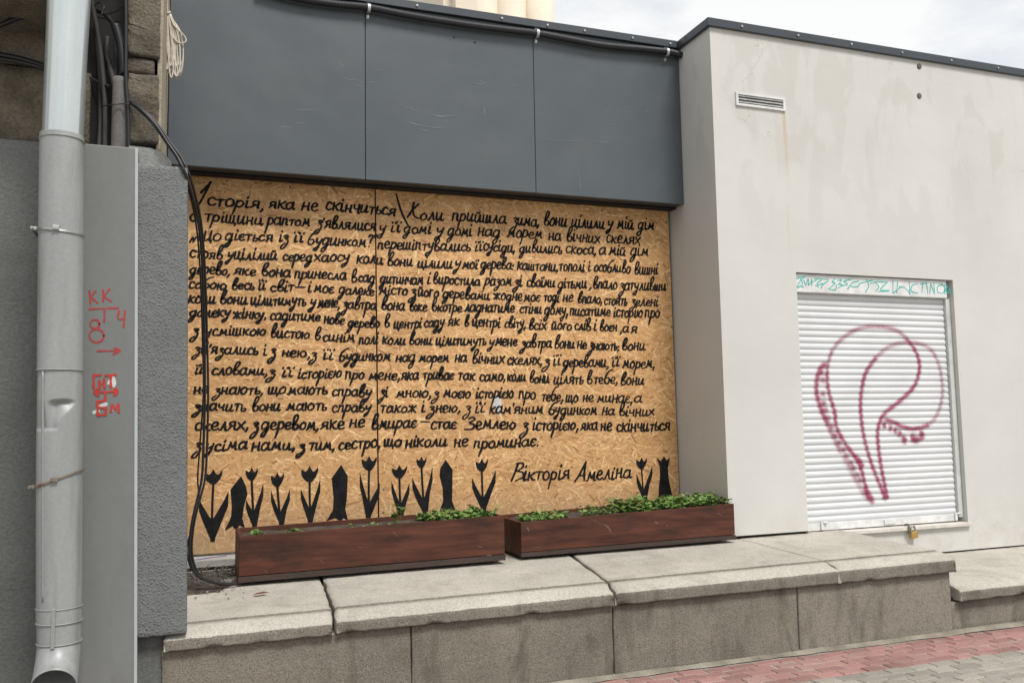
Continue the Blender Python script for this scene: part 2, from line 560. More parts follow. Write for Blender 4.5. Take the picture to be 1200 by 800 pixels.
def spline(pts, n=8, closed=False):
    P = [np.array(p, float) for p in pts]
    if len(P) < 3 and not closed:
        return [P[0] + (P[-1] - P[0]) * i / n for i in range(n + 1)]
    res = []
    L = len(P)
    rng = L if closed else L - 1
    for i in range(rng):
        if closed:
            a, b, c, d = P[(i - 1) % L], P[i], P[(i + 1) % L], P[(i + 2) % L]
        else:
            a = P[i - 1] if i else 2 * P[0] - P[1]
            b, c = P[i], P[i + 1]
            d = P[i + 2] if i + 2 < L else 2 * P[-1] - P[-2]
        for k in range(n):
            s = k / n
            res.append(0.5 * ((2 * b) + (c - a) * s + (2 * a - 5 * b + 4 * c - d) * s * s + (-a + 3 * b - 3 * c + d) * s ** 3))
    if not closed:
        res.append(P[-1])
    return res


def tube(bm, pts, r, n=10, cap=True, rfun=None):
    P = [Vector(p) for p in pts]
    rings = []
    up = Vector((0.3, 0.2, 0.93)).normalized()
    prev = None
    for i, p in enumerate(P):
        d = (P[min(i + 1, len(P) - 1)] - P[max(i - 1, 0)]).normalized()
        if prev is None:
            a = d.cross(up)
            if a.length < 0.1:
                a = d.cross(Vector((1, 0, 0)))
            a.normalize()
        else:
            a = (prev - d * prev.dot(d)).normalized()
        prev = a
        b = d.cross(a)
        rr = rfun(i) if rfun else r
        rings.append([bm.verts.new(p + (a * math.cos(2 * math.pi * k / n) + b * math.sin(2 * math.pi * k / n)) * rr) for k in range(n)])
    for i in range(len(rings) - 1):
        for k in range(n):
            f = bm.faces.new((rings[i][k], rings[i][(k + 1) % n], rings[i + 1][(k + 1) % n], rings[i + 1][k]))
            f.smooth = True
    if cap:
        bm.faces.new(rings[0][::-1])
        bm.faces.new(rings[-1])


def tube_obj(name, pts, r, mat, parent=None, n=10, sub=8, rfun=None):
    bm = bmesh.new()
    tube(bm, spline(pts, sub) if sub else pts, r, n, True, rfun)
    return obj(name, bm, mat, parent)


def disc(bm, c, r, y0, y1, n=14):
    t = bmesh.new()
    tube(t, [(c[0], y0, c[1]), (c[0], y1, c[1])], r, n)
    for f in t.faces:
        f.smooth = False
    join(bm, t)


def rough_box(bm, x0, x1, y0, y1, z0, z1, res, amp, freq=9.0, bev=0.0, seed=0.0):
    """A block whose faces are gridded and pushed about by noise (broken stone)."""
    t = bmesh.new()
    bmesh.ops.create_cube(t, size=1)
    for v in t.verts:
        v.co = Vector((x0 + (v.co.x + .5) * (x1 - x0), y0 + (v.co.y + .5) * (y1 - y0), z0 + (v.co.z + .5) * (z1 - z0)))
    if bev:
        bmesh.ops.bevel(t, geom=list(t.edges), offset=bev, segments=1, affect='EDGES')
    for _ in range(7):
        es = [e for e in t.edges if e.calc_length() > res]
        if not es:
            break
        bmesh.ops.subdivide_edges(t, edges=es, cuts=1, use_grid_fill=True)
    for v in t.verts:
        q = v.co * freq + Vector((seed, seed * 1.7, 0))
        v.co += Vector(noise.noise_vector(q)) * amp + Vector(noise.noise_vector(q * 3.1)) * amp * 0.4
    for f in t.faces:
        f.smooth = True
    join(bm, t)


# flat marks on an upright plane: ribbons with round ends, filled outlines
class Marks:
    def __init__(self, y):
        self.v, self.f, self.uv, self.y, self.k = [], [], [], y, 0

    def stroke(self, pts, w, wf=None, yfun=None):
        self.k += 1
        y = self.y - 0.00004 * (self.k % 25)
        n = len(pts)
        L, Rr = [], []
        for i, p in enumerate(pts):
            d = np.array(pts[min(i + 1, n - 1)]) - np.array(pts[max(i - 1, 0)])
            l = math.hypot(*d) or 1e-6
            nx, nz_ = -d[1] / l, d[0] / l
            hw = w * 0.5 * (wf(i / (n - 1), d / l) if wf else 1)
            L.append((p[0] + nx * hw, p[1] + nz_ * hw)); Rr.append((p[0] - nx * hw, p[1] - nz_ * hw))
        b = len(self.v)
        for l, r in zip(L, Rr):
            for q in (l, r):
                self.v.append((q[0], yfun(q[1]) if yfun else y, q[1]))
        for i in range(n - 1):
            self.f.append((b + 2 * i, b + 2 * i + 1, b + 2 * i + 3, b + 2 * i + 2))
        for end, i in ((0, 0), (1, n - 1)):
            p = pts[i]
            d = np.array(pts[min(i + 1, n - 1)]) - np.array(pts[max(i - 1, 0)])
            a0 = math.atan2(d[1], d[0]) + (math.pi / 2 if end == 0 else -math.pi / 2)
            hw = math.hypot(L[i][0] - p[0], L[i][1] - p[1])
            c = len(self.v)
            for k in range(1, 5):
                a = a0 + math.pi * k / 5
                self.v.append((p[0] + hw * math.cos(a), y, p[1] + hw * math.sin(a)))
            i0, i1 = (b + 2 * i, b + 2 * i + 1) if end == 0 else (b + 2 * i + 1, b + 2 * i)
            self.f.append((i0, c, c + 1, c + 2, c + 3, i1))

    def fill(self, poly):
        self.k += 1
        y = self.y - 0.00004 * (self.k % 25)
        b = len(self.v)
        for p in poly:
            self.v.append((p[0], y, p[1]))
        self.f.append(tuple(range(b, b + len(poly))))

    def build(self, name, mat, parent=None):
        bm = bmesh.new()
        vs = [bm.verts.new(v) for v in self.v]
        big = []
        for f in self.f:
            try:
                g = bm.faces.new([vs[i] for i in f])
                if len(f) > 6:
                    big.append(g)
            except ValueError:
                pass
        if big:
            for g in big:
                g.normal_update()
            bmesh.ops.triangulate(bm, faces=big)
        for f in bm.faces:
            f.normal_update()
            if f.normal.y > 0:
                f.normal_flip()
        me = bpy.data.meshes.new(name)
        bm.to_mesh(me); bm.free()
        me.materials.append(MATS[mat])
        return link_mesh(name, me, parent)


def zoomed(ox, oy, s=6.0):
    return lambda x, y: (ox + x / s, oy + y / s)


# ================================================================== SETTING
bm = bmesh.new()
bmesh.ops.create_grid(bm, x_segments=1, y_segments=1, size=400)
tag(obj('ground', bm, 'joint_sand'), kind='structure')


def paving():
    """Small cobble-like pavers laid in running bond; a red strip beside the ledge, grey beyond."""
    V, F, C = [], [], []
    rng = random.Random(3)
    w, l, g = 0.086, 0.168, 0.010
    y = -1.775
    row = 0
    while y > -7.2:
        red = row < 5
        x = -4.0 + (row % 2) * l * 0.5 + rng.uniform(-.01, .01)
        while x < 10:
            x0, x1 = x + g / 2 + rng.uniform(-.002, .002), x + l - g / 2 + rng.uniform(-.002, .002)
            y1, y0 = y - g / 2, y - w + g / 2
            z = 0.006 + rng.uniform(-.002, .002)
            tx, ty = rng.uniform(-.003, .003), rng.uniform(-.002, .002)
            b = len(V)
            e = 0.006
            for (xx, yy, zz) in ((x0, y0, 0.0), (x1, y0, 0.0), (x1, y1, 0.0), (x0, y1, 0.0),
                                 (x0, y0, z - .005), (x1, y0, z - .005), (x1, y1, z - .005), (x0, y1, z - .005),
                                 (x0 + e, y0 + e, z - tx - ty), (x1 - e, y0 + e, z + tx - ty), (x1 - e, y1 - e, z + tx + ty), (x0 + e, y1 - e, z - tx + ty)):
                V.append((xx, yy, zz))
            for k in range(4):
                j = (k + 1) % 4
                F.append((b + k, b + j, b + 4 + j, b + 4 + k)); F.append((b + 4 + k, b + 4 + j, b + 8 + j, b + 8 + k))
            F.append((b + 8, b + 9, b + 10, b + 11))
            s = rng.uniform(.78, 1.15)
            c = (0.285 * s, 0.150 * s, 0.134 * s) if red else (0.265 * s, 0.243 * s, 0.208 * s)
            if red and rng.random() < .08: c = (0.30, 0.17, 0.145)
            C += [c] * 12
            x += l
        y -= w
        row += 1
    o = pydata('pavement', V, F, 'paving')
    a = o.data.color_attributes.new('Col', 'FLOAT_COLOR', 'POINT')
    a.data.foreach_set('color', np.array([(*c, 1) for c in C], np.float32).ravel())
    tag(o, kind='structure')


paving()
# strip of sand and mortar crumbs along the foot of the ledge
bm = bmesh.new()
n = 160
rows = [(-1.60, 0.022), (-1.70, 0.020), (-1.735, 0.016), (-1.765, 0.004)]
gv = [[bm.verts.new((-2.5 + 12.5 * i / n, y + noise.noise(Vector((i * .35, y * 9, 0))) * .02, z + abs(noise.noise(Vector((i * .8, y * 20, 3)))) * .008)) for i in range(n + 1)] for y, z in rows]
for a, b in zip(gv, gv[1:]):
    for i in range(n):
        bm.faces.new((a[i], a[i + 1], b[i + 1], b[i]))
tag(obj('sand_strip', bm, 'ground_sand', smooth=True), kind='structure')

# ================================================================== STONE LEDGE
ledge = thing('stone_ledge', 'long low granite ledge with cracked coping slabs under the boarded window', 'ledge', (1.0, -1.0, 0))


def ltop(x, y):
    return 0.545 + 0.006 * (x - 0.6) + 0.036 * (y + 0.75) * (1 if y < -0.75 else 0.25)


def coping(name, xa_f, xa_b, xb_f, xb_b, parent, top, front=-1.747, back=0.02, seed=0.0, drop=0.0, zbot=0.405, groove=True):
    """Slab of one moulded profile, gridded, with worn edges. x ends may be skewed front to back."""
    prof = [(back, 0.0)]
    ys = np.linspace(back, front + 0.16, 22)
    prof = [(y, None, 0.0) for y in ys]
    if groove:
        prof += [(front + 0.156, None, 0.0), (front + 0.153, None, -0.012), (front + 0.144, None, -0.018), (front + 0.135, None, -0.016), (front + 0.131, None, -0.004)]
    prof += [(front + 0.10, None, -0.008), (front + 0.06, None, -0.018), (front + 0.025, None, -0.028), (front + 0.010, None, -0.034), (front + 0.003, None, -0.043), (front, None, -0.055)]
    nb = 6
    bm = bmesh.new()
    nx = max(24, int((xb_f - xa_f) / 0.022))
    cols = []
    for i in range(nx + 1):
        s = i / nx
        col = []
        zs = []
        for (y, _, dz) in prof:
            tt = (y - back) / (front - back)
            xx = (xa_b + (xa_f - xa_b) * tt) * (1 - s) + (xb_b + (xb_f - xb_b) * tt) * s
            z = top(xx, y) + dz + drop
            col.append([xx, y, z])
        x, y, z = col[-1]
        for k in range(1, nb + 1):
            col.append([x, front, z + (zbot + drop - z) * k / nb])
        col.append([x, front + 0.06, zbot + drop])
        col.append([x, front + 0.2, zbot + drop])
        cols.append(col)
    m = len(cols[0])
    for i, col in enumerate(cols):
        for j, p in enumerate(col):
            q = Vector((p[0] * 6 + seed, p[1] * 6, p[2] * 6))
            nv = Vector(noise.noise_vector(q)) * 0.0018 + Vector(noise.noise_vector(q * 5)) * 0.0014
            if j >= len(prof) - 3:
                nv += Vector(noise.noise_vector(q * 3.0)) * 0.0028
            if j >= m - 4:
                c = noise.noise(Vector((p[0] * 9 + seed, 5, 0)))
                nv += Vector((0, 0.006, 0.007)) * max(0, c) * 1.3
            if i in (0, nx):
                e = noise.noise(Vector((p[1] * 14 + seed, p[2] * 14, 9))) * 0.012
                nv += Vector((e, 0, -0.004))
            if i in (1, nx - 1):
                nv += Vector((0, 0, 0.001))
            p[0] += nv.x; p[1] += nv.y; p[2] += nv.z
    G = [[bm.verts.new(p) for p in col] for col in cols]
    for i in range(nx):
        for j in range(m - 1):
            f = bm.faces.new((G[i][j], G[i][j + 1], G[i + 1][j + 1], G[i + 1][j]))
            f.smooth = True
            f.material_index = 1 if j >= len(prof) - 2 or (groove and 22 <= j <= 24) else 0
    for i in (0, nx):
        lowb = [bm.verts.new((G[i][j].co.x, G[i][j].co.y, zbot + drop)) for j in range(m - 3)]
        for j in range(m - 4):
            bm.faces.new((G[i][j], G[i][j + 1], lowb[j + 1], lowb[j]))
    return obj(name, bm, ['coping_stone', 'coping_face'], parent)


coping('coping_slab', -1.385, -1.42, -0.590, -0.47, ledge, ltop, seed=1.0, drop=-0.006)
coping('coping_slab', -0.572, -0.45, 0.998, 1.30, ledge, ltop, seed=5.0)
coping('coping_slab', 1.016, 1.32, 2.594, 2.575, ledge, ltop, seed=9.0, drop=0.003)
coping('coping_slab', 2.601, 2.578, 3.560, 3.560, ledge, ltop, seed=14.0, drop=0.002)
bm = bmesh.new()
box(bm, -1.38, 3.53, -1.66, 0.0, 0.02, 0.40)
obj('dark_core', bm, 'dark_gap', ledge)
for i, (a, b) in enumerate(((-1.40, -0.178), (-0.170, 1.006), (1.014, 2.288), (2.298, 3.535))):
    bm = bmesh.new()
    rough_box(bm, a, b, -1.715, -1.60, 0.0, 0.402, 0.045, 0.0035, 8, 0.004, i * 3.7)
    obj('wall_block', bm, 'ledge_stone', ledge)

low = thing('low_ledge', 'lower granite ledge step at the right under the white wall', 'ledge', (5, -1.2, 0))
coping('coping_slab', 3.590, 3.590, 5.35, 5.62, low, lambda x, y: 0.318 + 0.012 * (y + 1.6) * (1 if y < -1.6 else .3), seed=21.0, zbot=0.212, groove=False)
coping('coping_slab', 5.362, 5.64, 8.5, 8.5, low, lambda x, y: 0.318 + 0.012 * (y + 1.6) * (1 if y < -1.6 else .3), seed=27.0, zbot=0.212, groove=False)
bm = bmesh.new()
rough_box(bm, 3.545, 8.5, -1.70, -1.2, 0.0, 0.200, 0.06, 0.003, 8, 0.003, 4.4)
obj('wall_block', bm, 'ledge_stone', low)
boxes('joint_gap', 'dark_gap', low, (3.57, 8.45, -1.68, -0.7, 0.198, 0.225))

# ================================================================== SHOP BUILDING
dW, dF = 0.687, 0.224
shop = thing('shop_building', 'white rendered shop front with dark fascia and shuttered hatch', 'building', (3.0, 1.0, 0))
ZT = 4.53
XO0, XO1, ZO0, ZO1 = 3.212, 4.838, 0.545, 2.607
bm = bmesh.new()


def quad(bm, a, b, c, d):
    bm.faces.new([bm.verts.new(p) for p in (a, b, c, d)])


def grid_face(bm, x0, x1, z0, z1, y):
    quad(bm, (x0, y, z0), (x1, y, z0), (x1, y, z1), (x0, y, z1))


XL, XR = 2.5, 10.0
grid_face(bm, XL, XO0, 0.583, ZT, -dW)
grid_face(bm, XO0, XO1, ZO1, ZT, -dW)
grid_face(bm, XO1, XR, 0.335, ZT, -dW)
grid_face(bm, XO0, XO1, 0.335, ZO0, -dW)
yb = -dW + 0.13
quad(bm, (XO0, -dW, ZO0), (XO0, -dW, ZO1), (XO0, yb, ZO1), (XO0, yb, ZO0))
quad(bm, (XO1, -dW, ZO0), (XO1, yb, ZO0), (XO1, yb, ZO1), (XO1, -dW, ZO1))
quad(bm, (XO0, -dW, ZO1), (XO1, -dW, ZO1), (XO1, yb, ZO1), (XO0, yb, ZO1))
quad(bm, (XO0, -dW, ZO0), (XO0, yb, ZO0), (XO1, yb, ZO0), (XO1, -dW, ZO0))
quad(bm, (XL, -dW, 0.583), (XL, -dW, ZT), (XL, 7.0, ZT), (XL, 7.0, 0.583))
quad(bm, (XR, -dW, 0.335), (XR, 7, 0.335), (XR, 7, ZT), (XR, -dW, ZT))
quad(bm, (XL, -dW, ZT), (XR, -dW, ZT), (XR, 7, ZT), (XL, 7, ZT))
bmesh.ops.remove_doubles(bm, verts=bm.verts, dist=1e-5)
obj('wall', bm, 'white_render', shop)
boxes('base_gap', 'dark_gap', shop, (XL + 0.015, XO0 - 0.01, -dW + 0.02, -0.2, 0.50, 0.60), (3.55, XR - 0.02, -dW + 0.02, -0.2, 0.25, 0.36))
# parapet flashing
cap = bmesh.new()
box(cap, XL - 0.03, XR + 0.03, -dW - 0.028, -dW + 0.30, ZT - 0.005, ZT + 0.062, 0.004)
box(cap, XL - 0.031, XL + 0.25, -dW + 0.302, 6.9, ZT - 0.004, ZT + 0.061, 0.004)
capo = obj('parapet_cap', cap, 'fascia_edge', shop)
for x in (2.78, 3.32, 3.86, 4.4, 4.95, 5.5, 6.05):
    b = bmesh.new()
    disc(b, (x, ZT + 0.028), 0.010, -dW - 0.036, -dW - 0.026, 8)
    obj('screw', b, 'steel', capo)

# fascia: three sheet metal panels, soffit, top flashing
ZF0, ZF1 = 3.216, 4.53
xs = [-1.46, -0.132, 1.188, XL - 0.004]
for a, b in zip(xs, xs[1:]):
    bm = bmesh.new()
    box(bm, a + 0.002, b - 0.002, -dF, -dF + 0.03, ZF0, ZF1, 0.002, 1)
    obj('fascia_panel', bm, 'fascia_metal', shop)
boxes('fascia_core', 'black_trim', shop, (-1.75, XL - 0.01, -dF + 0.032, 0.3, ZF0 + 0.03, ZF1 - 0.02))
boxes('soffit', 'soffit_grey', shop, (-1.45, XL - 0.006, -dF + 0.031, -0.105, ZF0 + 0.004, ZF0 + 0.028))
boxes('soffit_trim', 'black_trim', shop, (-1.45, XL - 0.007, -0.103, -0.012, ZF0 - 0.010, ZF0 + 0.028))
tr = boxes('top_flashing', 'fascia_edge', shop, (-1.47, XL - 0.032, -dF - 0.030, 0.25, ZF1 + 0.002, ZF1 + 0.064), bev=0.004)
for x in (-0.9, -0.4, 0.25, 0.92, 1.30, 1.62, 2.05, 2.40):
    b = bmesh.new()
    disc(b, (x, ZF1 + 0.03), 0.009, -dF - 0.038, -dF - 0.028, 8)
    obj('screw', b, 'steel', tr)
# scratches on the fascia
sm = Marks(-dF - 0.0012)
rng = random.Random(11)
z7 = zoomed(180, 0, 3.0765)
z8 = zoomed(480, 0, 3.078)
scr = [(z7, [(500, 398), (545, 396), (600, 399)]), (z7, [(510, 443), (550, 445)]), (z7, [(455, 457), (500, 461)]),
       (z7, [(668, 275), (710, 288), (740, 287)]), (z7, [(725, 309), (760, 313)]), (z7, [(775, 297), (803, 297)]), (z7, [(790, 253), (830, 253)]),
       (z7, [(665, 228), (690, 240)]), (z7, [(870, 370), (930, 395), (965, 408)]), (z7, [(900, 432), (940, 448), (975, 452)]), (z7, [(950, 465), (995, 474)]),
       (z7, [(415, 149), (428, 150)]), (z7, [(1010, 463), (1045, 462)]), (z7, [(1010, 420), (1046, 422)]),
       (z8, [(0, 440), (40, 455), (75, 460), (135, 463)]), (z8, [(30, 470), (75, 474)]), (z8, [(60, 412), (120, 420), (175, 416)]),
       (z8, [(225, 300), (255, 305), (275, 298)]), (z8, [(250, 292), (275, 302)]), (z8, [(365, 312), (390, 311)]), (z8, [(275, 342), (290, 343)]),
       (z8, [(460, 494), (520, 507), (570, 510), (630, 505)]), (z8, [(665, 513), (728, 515)]), (z8, [(385, 546), (418, 548)]),
       (z8, [(605, 605), (612, 640), (616, 682)]), (z8, [(613, 648), (618, 682)]), (z8, [(780, 404), (800, 402)]), (z8, [(700, 398), (715, 401)]),
       (z8, [(680, 350), (690, 352)]), (z8, [(467, 174), (476, 178)]), (z8, [(318, 150), (330, 153)]), (z8, [(268, 380), (271, 420)]),
       (z8, [(718, 448), (745, 450)]), (z8, [(850, 402), (865, 404)])]
for zf, pp in scr:
    P = [xz(*zf(*p), -dF) for p in pp]
    sm.stroke(spline(P, 6), rng.uniform(.0022, .0042), lambda s, d: 0.25 + 0.9 * math.sin(math.pi * min(max(s, .03), .97)))
sm.build('scratches', 'scratch', shop)

# vent grille
vx0, vz0 = xz(862, 123.5, -dW)
vx1, vz1 = xz(919, 117, -dW)
vz0, vz1 = 3.914, 4.022
vent = boxes('vent_grille', 'white_metal', shop, (vx0, vx1, -dW - 0.014, -dW + 0.001, vz1 - 0.018, vz1), (vx0, vx1, -dW - 0.014, -dW + 0.001, vz0, vz0 + 0.018),
             (vx0, vx0 + 0.02, -dW - 0.0135, -dW + 0.001, vz0 + .018, vz1 - .018), (vx1 - 0.02, vx1, -dW - 0.0135, -dW + 0.001, vz0 + .018, vz1 - .018))
boxes('vent_opening', 'conduit', vent, (vx0 + .01, vx1 - .01, -dW - 0.002, -dW + 0.004, vz0 + .01, vz1 - .01))
for i in range(3):
    z = vz0 + 0.026 + i * 0.024
    bm = bmesh.new()
    a = [bm.verts.new(p) for p in ((vx0 + .019, -dW - .013, z), (vx1 - .019, -dW - .013, z), (vx1 - .019, -dW - .004, z + .015), (vx0 + .019, -dW - .004, z + .015))]
    bm.faces.new(a)
    bmesh.ops.solidify(bm, geom=bm.faces[:], thickness=0.002)
    obj('louvre', bm, 'white_metal', vent)
for p in ((1077, 78), (1077, 112.5)):
    c = xz(*p, -dW)
    bm = bmesh.new()
    disc(bm, c, 0.024, -dW - 0.006, -dW + 0.01, 18)
    disc(bm, (c[0] - .004, c[1] - .003), 0.014, -dW - 0.010, -dW - 0.005, 12)
    obj('wall_plug', bm, 'conduit', shop)

# --- roller shutter in the hatch
SY = -dW + 0.075                      # plane of the slats
PITCH_Z, ZS0, ZS1 = 0.0508, 0.625, 2.455


def slat_y(z):
    u = ((z - ZS0) / PITCH_Z) % 1.0
    return SY - 0.0105 * (math.sin(math.pi * min(1.0, u / 0.90)) ** 0.6 if u < 0.90 else 0.0) - 0.004 * u


sh = thing('roller_shutter', 'tmp', 'tmp', (4.0, -dW, 0))
for k in ('label', 'category'):
    del sh[k]
sh.parent = shop
sh.location = Vector((4.0, -dW, 0)) - Vector(shop.location)
xa, xb = XO0 + 0.028, XO1 - 0.055
V, F = [], []
zz = ZS0
k = 0
zl = []
while zz < ZS1:
    for u in (0.0, 0.04, 0.12, 0.25, 0.45, 0.65, 0.8, 0.88, 0.91, 0.96):
        z = zz + u * PITCH_Z
        if z < ZS1:
            zl.append(z)
    zz += PITCH_Z
for z in zl:
    V += [(xa, slat_y(z), z), (xb, slat_y(z), z)]
for i in range(len(zl) - 1):
    F.append((2 * i, 2 * i + 1, 2 * i + 3, 2 * i + 2))
pydata('slat_curtain', V, F, 'white_slat', sh)
boxes('shutter_box', 'white_metal', sh, (XO0 + 0.002, XO1 - 0.05, -dW + 0.022, yb - 0.002, 2.452, ZO1 - 0.006), bev=0.004)
boxes('guide_rail', 'white_metal', sh, (XO0 + 0.003, xa - 0.001, -dW + 0.030, yb - 0.002, 0.60, 2.450), bev=0.003)
boxes('guide_rail', 'grey_rail', sh, (xb + 0.004, XO1 - 0.003, -dW + 0.040, yb - 0.003, 0.60, 2.450), bev=0.003)
bb = boxes('bottom_bar', 'white_metal', sh, (xa, xb, SY - 0.022, SY + 0.02, 0.570, 0.628), bev=0.003)
boxes('sill', 'pale_paint', sh, (XO0 - 0.002, XO1 + 0.012, -dW - 0.030, yb - 0.003, ZO0 - 0.012, ZO0 + 0.016), bev=0.003)
lx = at(1040, 614, SY)[0]
lock = boxes('lock_plate', 'white_metal', sh, (lx - 0.055, lx + 0.055, SY - 0.030, SY - 0.023, 0.583, 0.622), bev=0.002)
bm = bmesh.new(); disc(bm, (lx, 0.603), 0.014, SY - 0.038, SY - 0.030, 12); obj('keyhole', bm, 'conduit', lock)
for px in (961, 1118):
    x = at(px, 615, SY)[0]
    bm = bmesh.new()
    box(bm, x - 0.016, x + 0.010, SY - 0.036, SY - 0.023, 0.574, 0.640, 0.003)
    tube(bm, [(x, SY - 0.034, 0.632), (x + 0.045, SY - 0.036, 0.632)], 0.008, 8)
    obj('slide_bolt', bm, 'white_metal', sh)
for px in (950, 985, 1007, 1060, 1085):
    x = at(px, 615, SY)[0]
    bm = bmesh.new(); disc(bm, (x, 0.612), 0.005, SY - 0.026, SY - 0.0215, 8); obj('rivet', bm, 'conduit', bb)

# --- spray graffiti following the slats
GV, GF, GU = [], [], []


def spray(pts, w, strength, sub=10):
    P = [xz(p[0], p[1], SY - 0.006) for p in pts]
    S = spline(P, sub)
    # resample finely so that the paint lies on the slats
    out = [S[0]]
    for a, b in zip(S, S[1:]):
        L = math.hypot(*(b - a))
        m = max(1, int(L / 0.006))
        for i in range(1, m + 1):
            out.append(a + (b - a) * i / m)
    VS = [k / 8 for k in range(-8, 9)]
    base = len(GV)
    n = len(out)
    lay = 0.0010 + 0.00012 * (len(GU) % 9)
    spray.k += 1
    lay = 0.0014 + 0.00015 * (spray.k % 8)
    for i, p in enumerate(out):
        d = out[min(i + 1, n - 1)] - out[max(i - 1, 0)]
        l = math.hypot(*d) or 1e-6
        nx, nz_ = -d[1] / l, d[0] / l
        s = strength(i / (n - 1)) if callable(strength) else strength
        ww = 1.85 * (w(i / (n - 1)) if callable(w) else w)
        end = min(1, i / 4, (n - 1 - i) / 4)
        for v in VS:
            x, z = p[0] + nx * v * ww / 2, p[1] + nz_ * v * ww / 2
            z = max(ZS0 + .002, min(ZS1 - .002, z))
            GV.append((x, slat_y(z) - lay, z))
            GU.append((s * end, 1 - abs(v)))
    for i in range(n - 1):
        for k in range(16):
            a = base + i * 17 + k
            GF.append((a, a + 1, a + 18, a + 17))


spray.k = 0
A1 = [(1018, 586), (1013, 566), (1009, 550), (1002, 536), (990, 519), (980, 500), (977.6, 482), (971.5, 461.5), (969, 444), (970, 426.5), (975, 411), (985.5, 397.6), (1001, 387),
      (1018.7, 382.7), (1038, 383.6), (1052, 388), (1064, 399), (1073, 412.5), (1077, 426.5), (1075.6, 440.5), (1069.5, 454.5), (1053.7, 470), (1038, 482.5), (1031, 493),
      (1028, 506), (1029, 524), (1032, 546), (1036, 566), (1040, 586)]
spray(A1, 0.040, lambda s: 1.0 if s < .30 or s > .58 else 0.62)
B1 = [(1039, 587), (1030, 566), (1020, 540), (1013, 516), (1009.5, 496), (1008, 474), (1010, 452.7), (1015, 435), (1027.5, 417.7), (1041.5, 406), (1059, 401), (1074.7, 402),
      (1088.7, 408), (1097.5, 421), (1102.7, 440.5), (1104, 461.5), (1099, 482.5), (1088.7, 496.5), (1072, 502), (1058, 500), (1046, 494), (1034, 491)]
spray(B1, 0.040, lambda s: 1.0 if s < .42 or s > .86 else 0.5)
C1 = [(969.7, 424.7), (961, 431.7), (956.8, 445.7), (956.8, 461.5), (961, 477), (968, 494), (976, 512), (986, 532)]
spray(C1, 0.046, lambda s: 1.0 if s < .65 else 0.55)
spray([(986, 530), (997, 552), (1010, 575), (1020, 588)], 0.05, 0.40)
spray([(1012, 570), (1018, 580), (1024, 591)], 0.055, 1.0)
spray([(1000, 532), (1007, 540), (1012, 548)], 0.045, 1.0)
spray([(1034, 580), (1036.5, 585)], 0.045, 0.9)
for (x, y) in ((962, 436), (964, 445), (964, 461), (965, 472), (967, 480), (970, 490), (974, 499), (978, 510), (983, 518), (988, 526), (992, 534), (997, 542), (1000, 548), (1004, 556), (1008, 562)):
    spray([(x - 4.5, y - 1), (x + 4.5, y + 1.5)], 0.050, 0.75)
for (x, y) in ((1036, 498), (1043, 501), (1049, 504), (1054, 508), (1058, 513), (1060, 516), (1069, 511), (1073, 514), (1079, 507)):
    spray([(x - 3.5, y - 1), (x + 3.5, y + 1)], 0.060, 0.95)
spray([(1066, 513), (1073, 516), (1080, 512), (1082, 506)], 0.05, 0.8)
me = bpy.data.meshes.new('spray_graffiti')
me.from_pydata(GV, [], GF)
uvl = me.uv_layers.new(name='UVMap')
idx = np.zeros(len(me.loops), np.int32)
me.loops.foreach_get('vertex_index', idx)
uvl.data.foreach_set('uv', np.array(GU, np.float32)[idx].ravel())
me.materials.append(MATS['spray_pink'])
link_mesh('spray_graffiti', me, sh)

# teal marker tag along the shutter box
tm = Marks(-dW + 0.0205)
zt = zoomed(920, 310, 5.4545)
tags = [[(65, 92), (95, 82), (128, 76)], [(128, 76), (100, 100), (72, 150)], [(72, 150), (100, 138), (120, 146)], [(100, 90), (112, 115), (108, 135)], [(120, 100), (132, 130)],
        [(132, 130), (148, 90)], [(148, 92), (150, 130)], [(148, 128), (165, 118), (170, 100)], [(170, 95), (172, 130)], [(168, 112), (200, 100)], [(190, 90), (235, 92), (205, 118)],
        [(195, 135), (240, 120)], [(205, 118), (212, 145)], [(240, 92), (278, 96), (240, 130), (232, 152)], [(322, 88), (300, 110), (320, 118), (278, 155)], [(278, 155), (320, 160), (330, 130)],
        [(335, 100), (362, 98), (340, 125)], [(340, 125), (365, 128), (338, 150)], [(418, 96), (375, 105), (400, 125), (360, 135)], [(470, 105), (430, 115), (422, 138), (465, 140), (475, 122)],
        [(400, 155), (425, 120)], [(480, 118), (560, 100)], [(520, 95), (535, 135), (515, 175)], [(545, 120), (580, 110), (655, 112)], [(575, 115), (600, 140), (578, 172)],
        [(655, 112), (610, 160), (665, 165)], [(595, 172), (668, 168)], [(690, 108), (690, 182)], [(690, 182), (745, 140)], [(720, 110), (715, 180)], [(730, 140), (770, 150), (800, 188)],
        [(795, 110), (798, 185)], [(850, 120), (812, 135), (808, 170), (850, 182)], [(880, 112), (875, 180)], [(862, 125), (905, 118)], [(905, 115), (912, 185)], [(925, 185), (932, 120)],
        [(932, 120), (955, 185)], [(955, 185), (952, 118)], [(1005, 125), (975, 140), (978, 175), (1010, 180), (1020, 145), (1000, 125)], [(1020, 130), (1022, 185)], [(1020, 130), (1040, 140), (1025, 158), (1045, 185)],
        [(1045, 185), (1050, 150), (1058, 186)]]
for s in tags:
    P = [xz(*zt(*p), -dW + 0.0205) for p in s]
    tm.stroke(spline(P, 6), 0.0068, lambda t, d: .65 + .6 * abs(math.sin(3 * t + P[0][0] * 7)))
tm.build('marker_tag', 'teal_marker', sh)

# ================================================================== OSB BOARDING
osb = thing('chipboard_hoarding', 'chipboard sheets over the shop window painted with a handwritten poem and tulips', 'hoarding', (0.6, 0, 0.60))


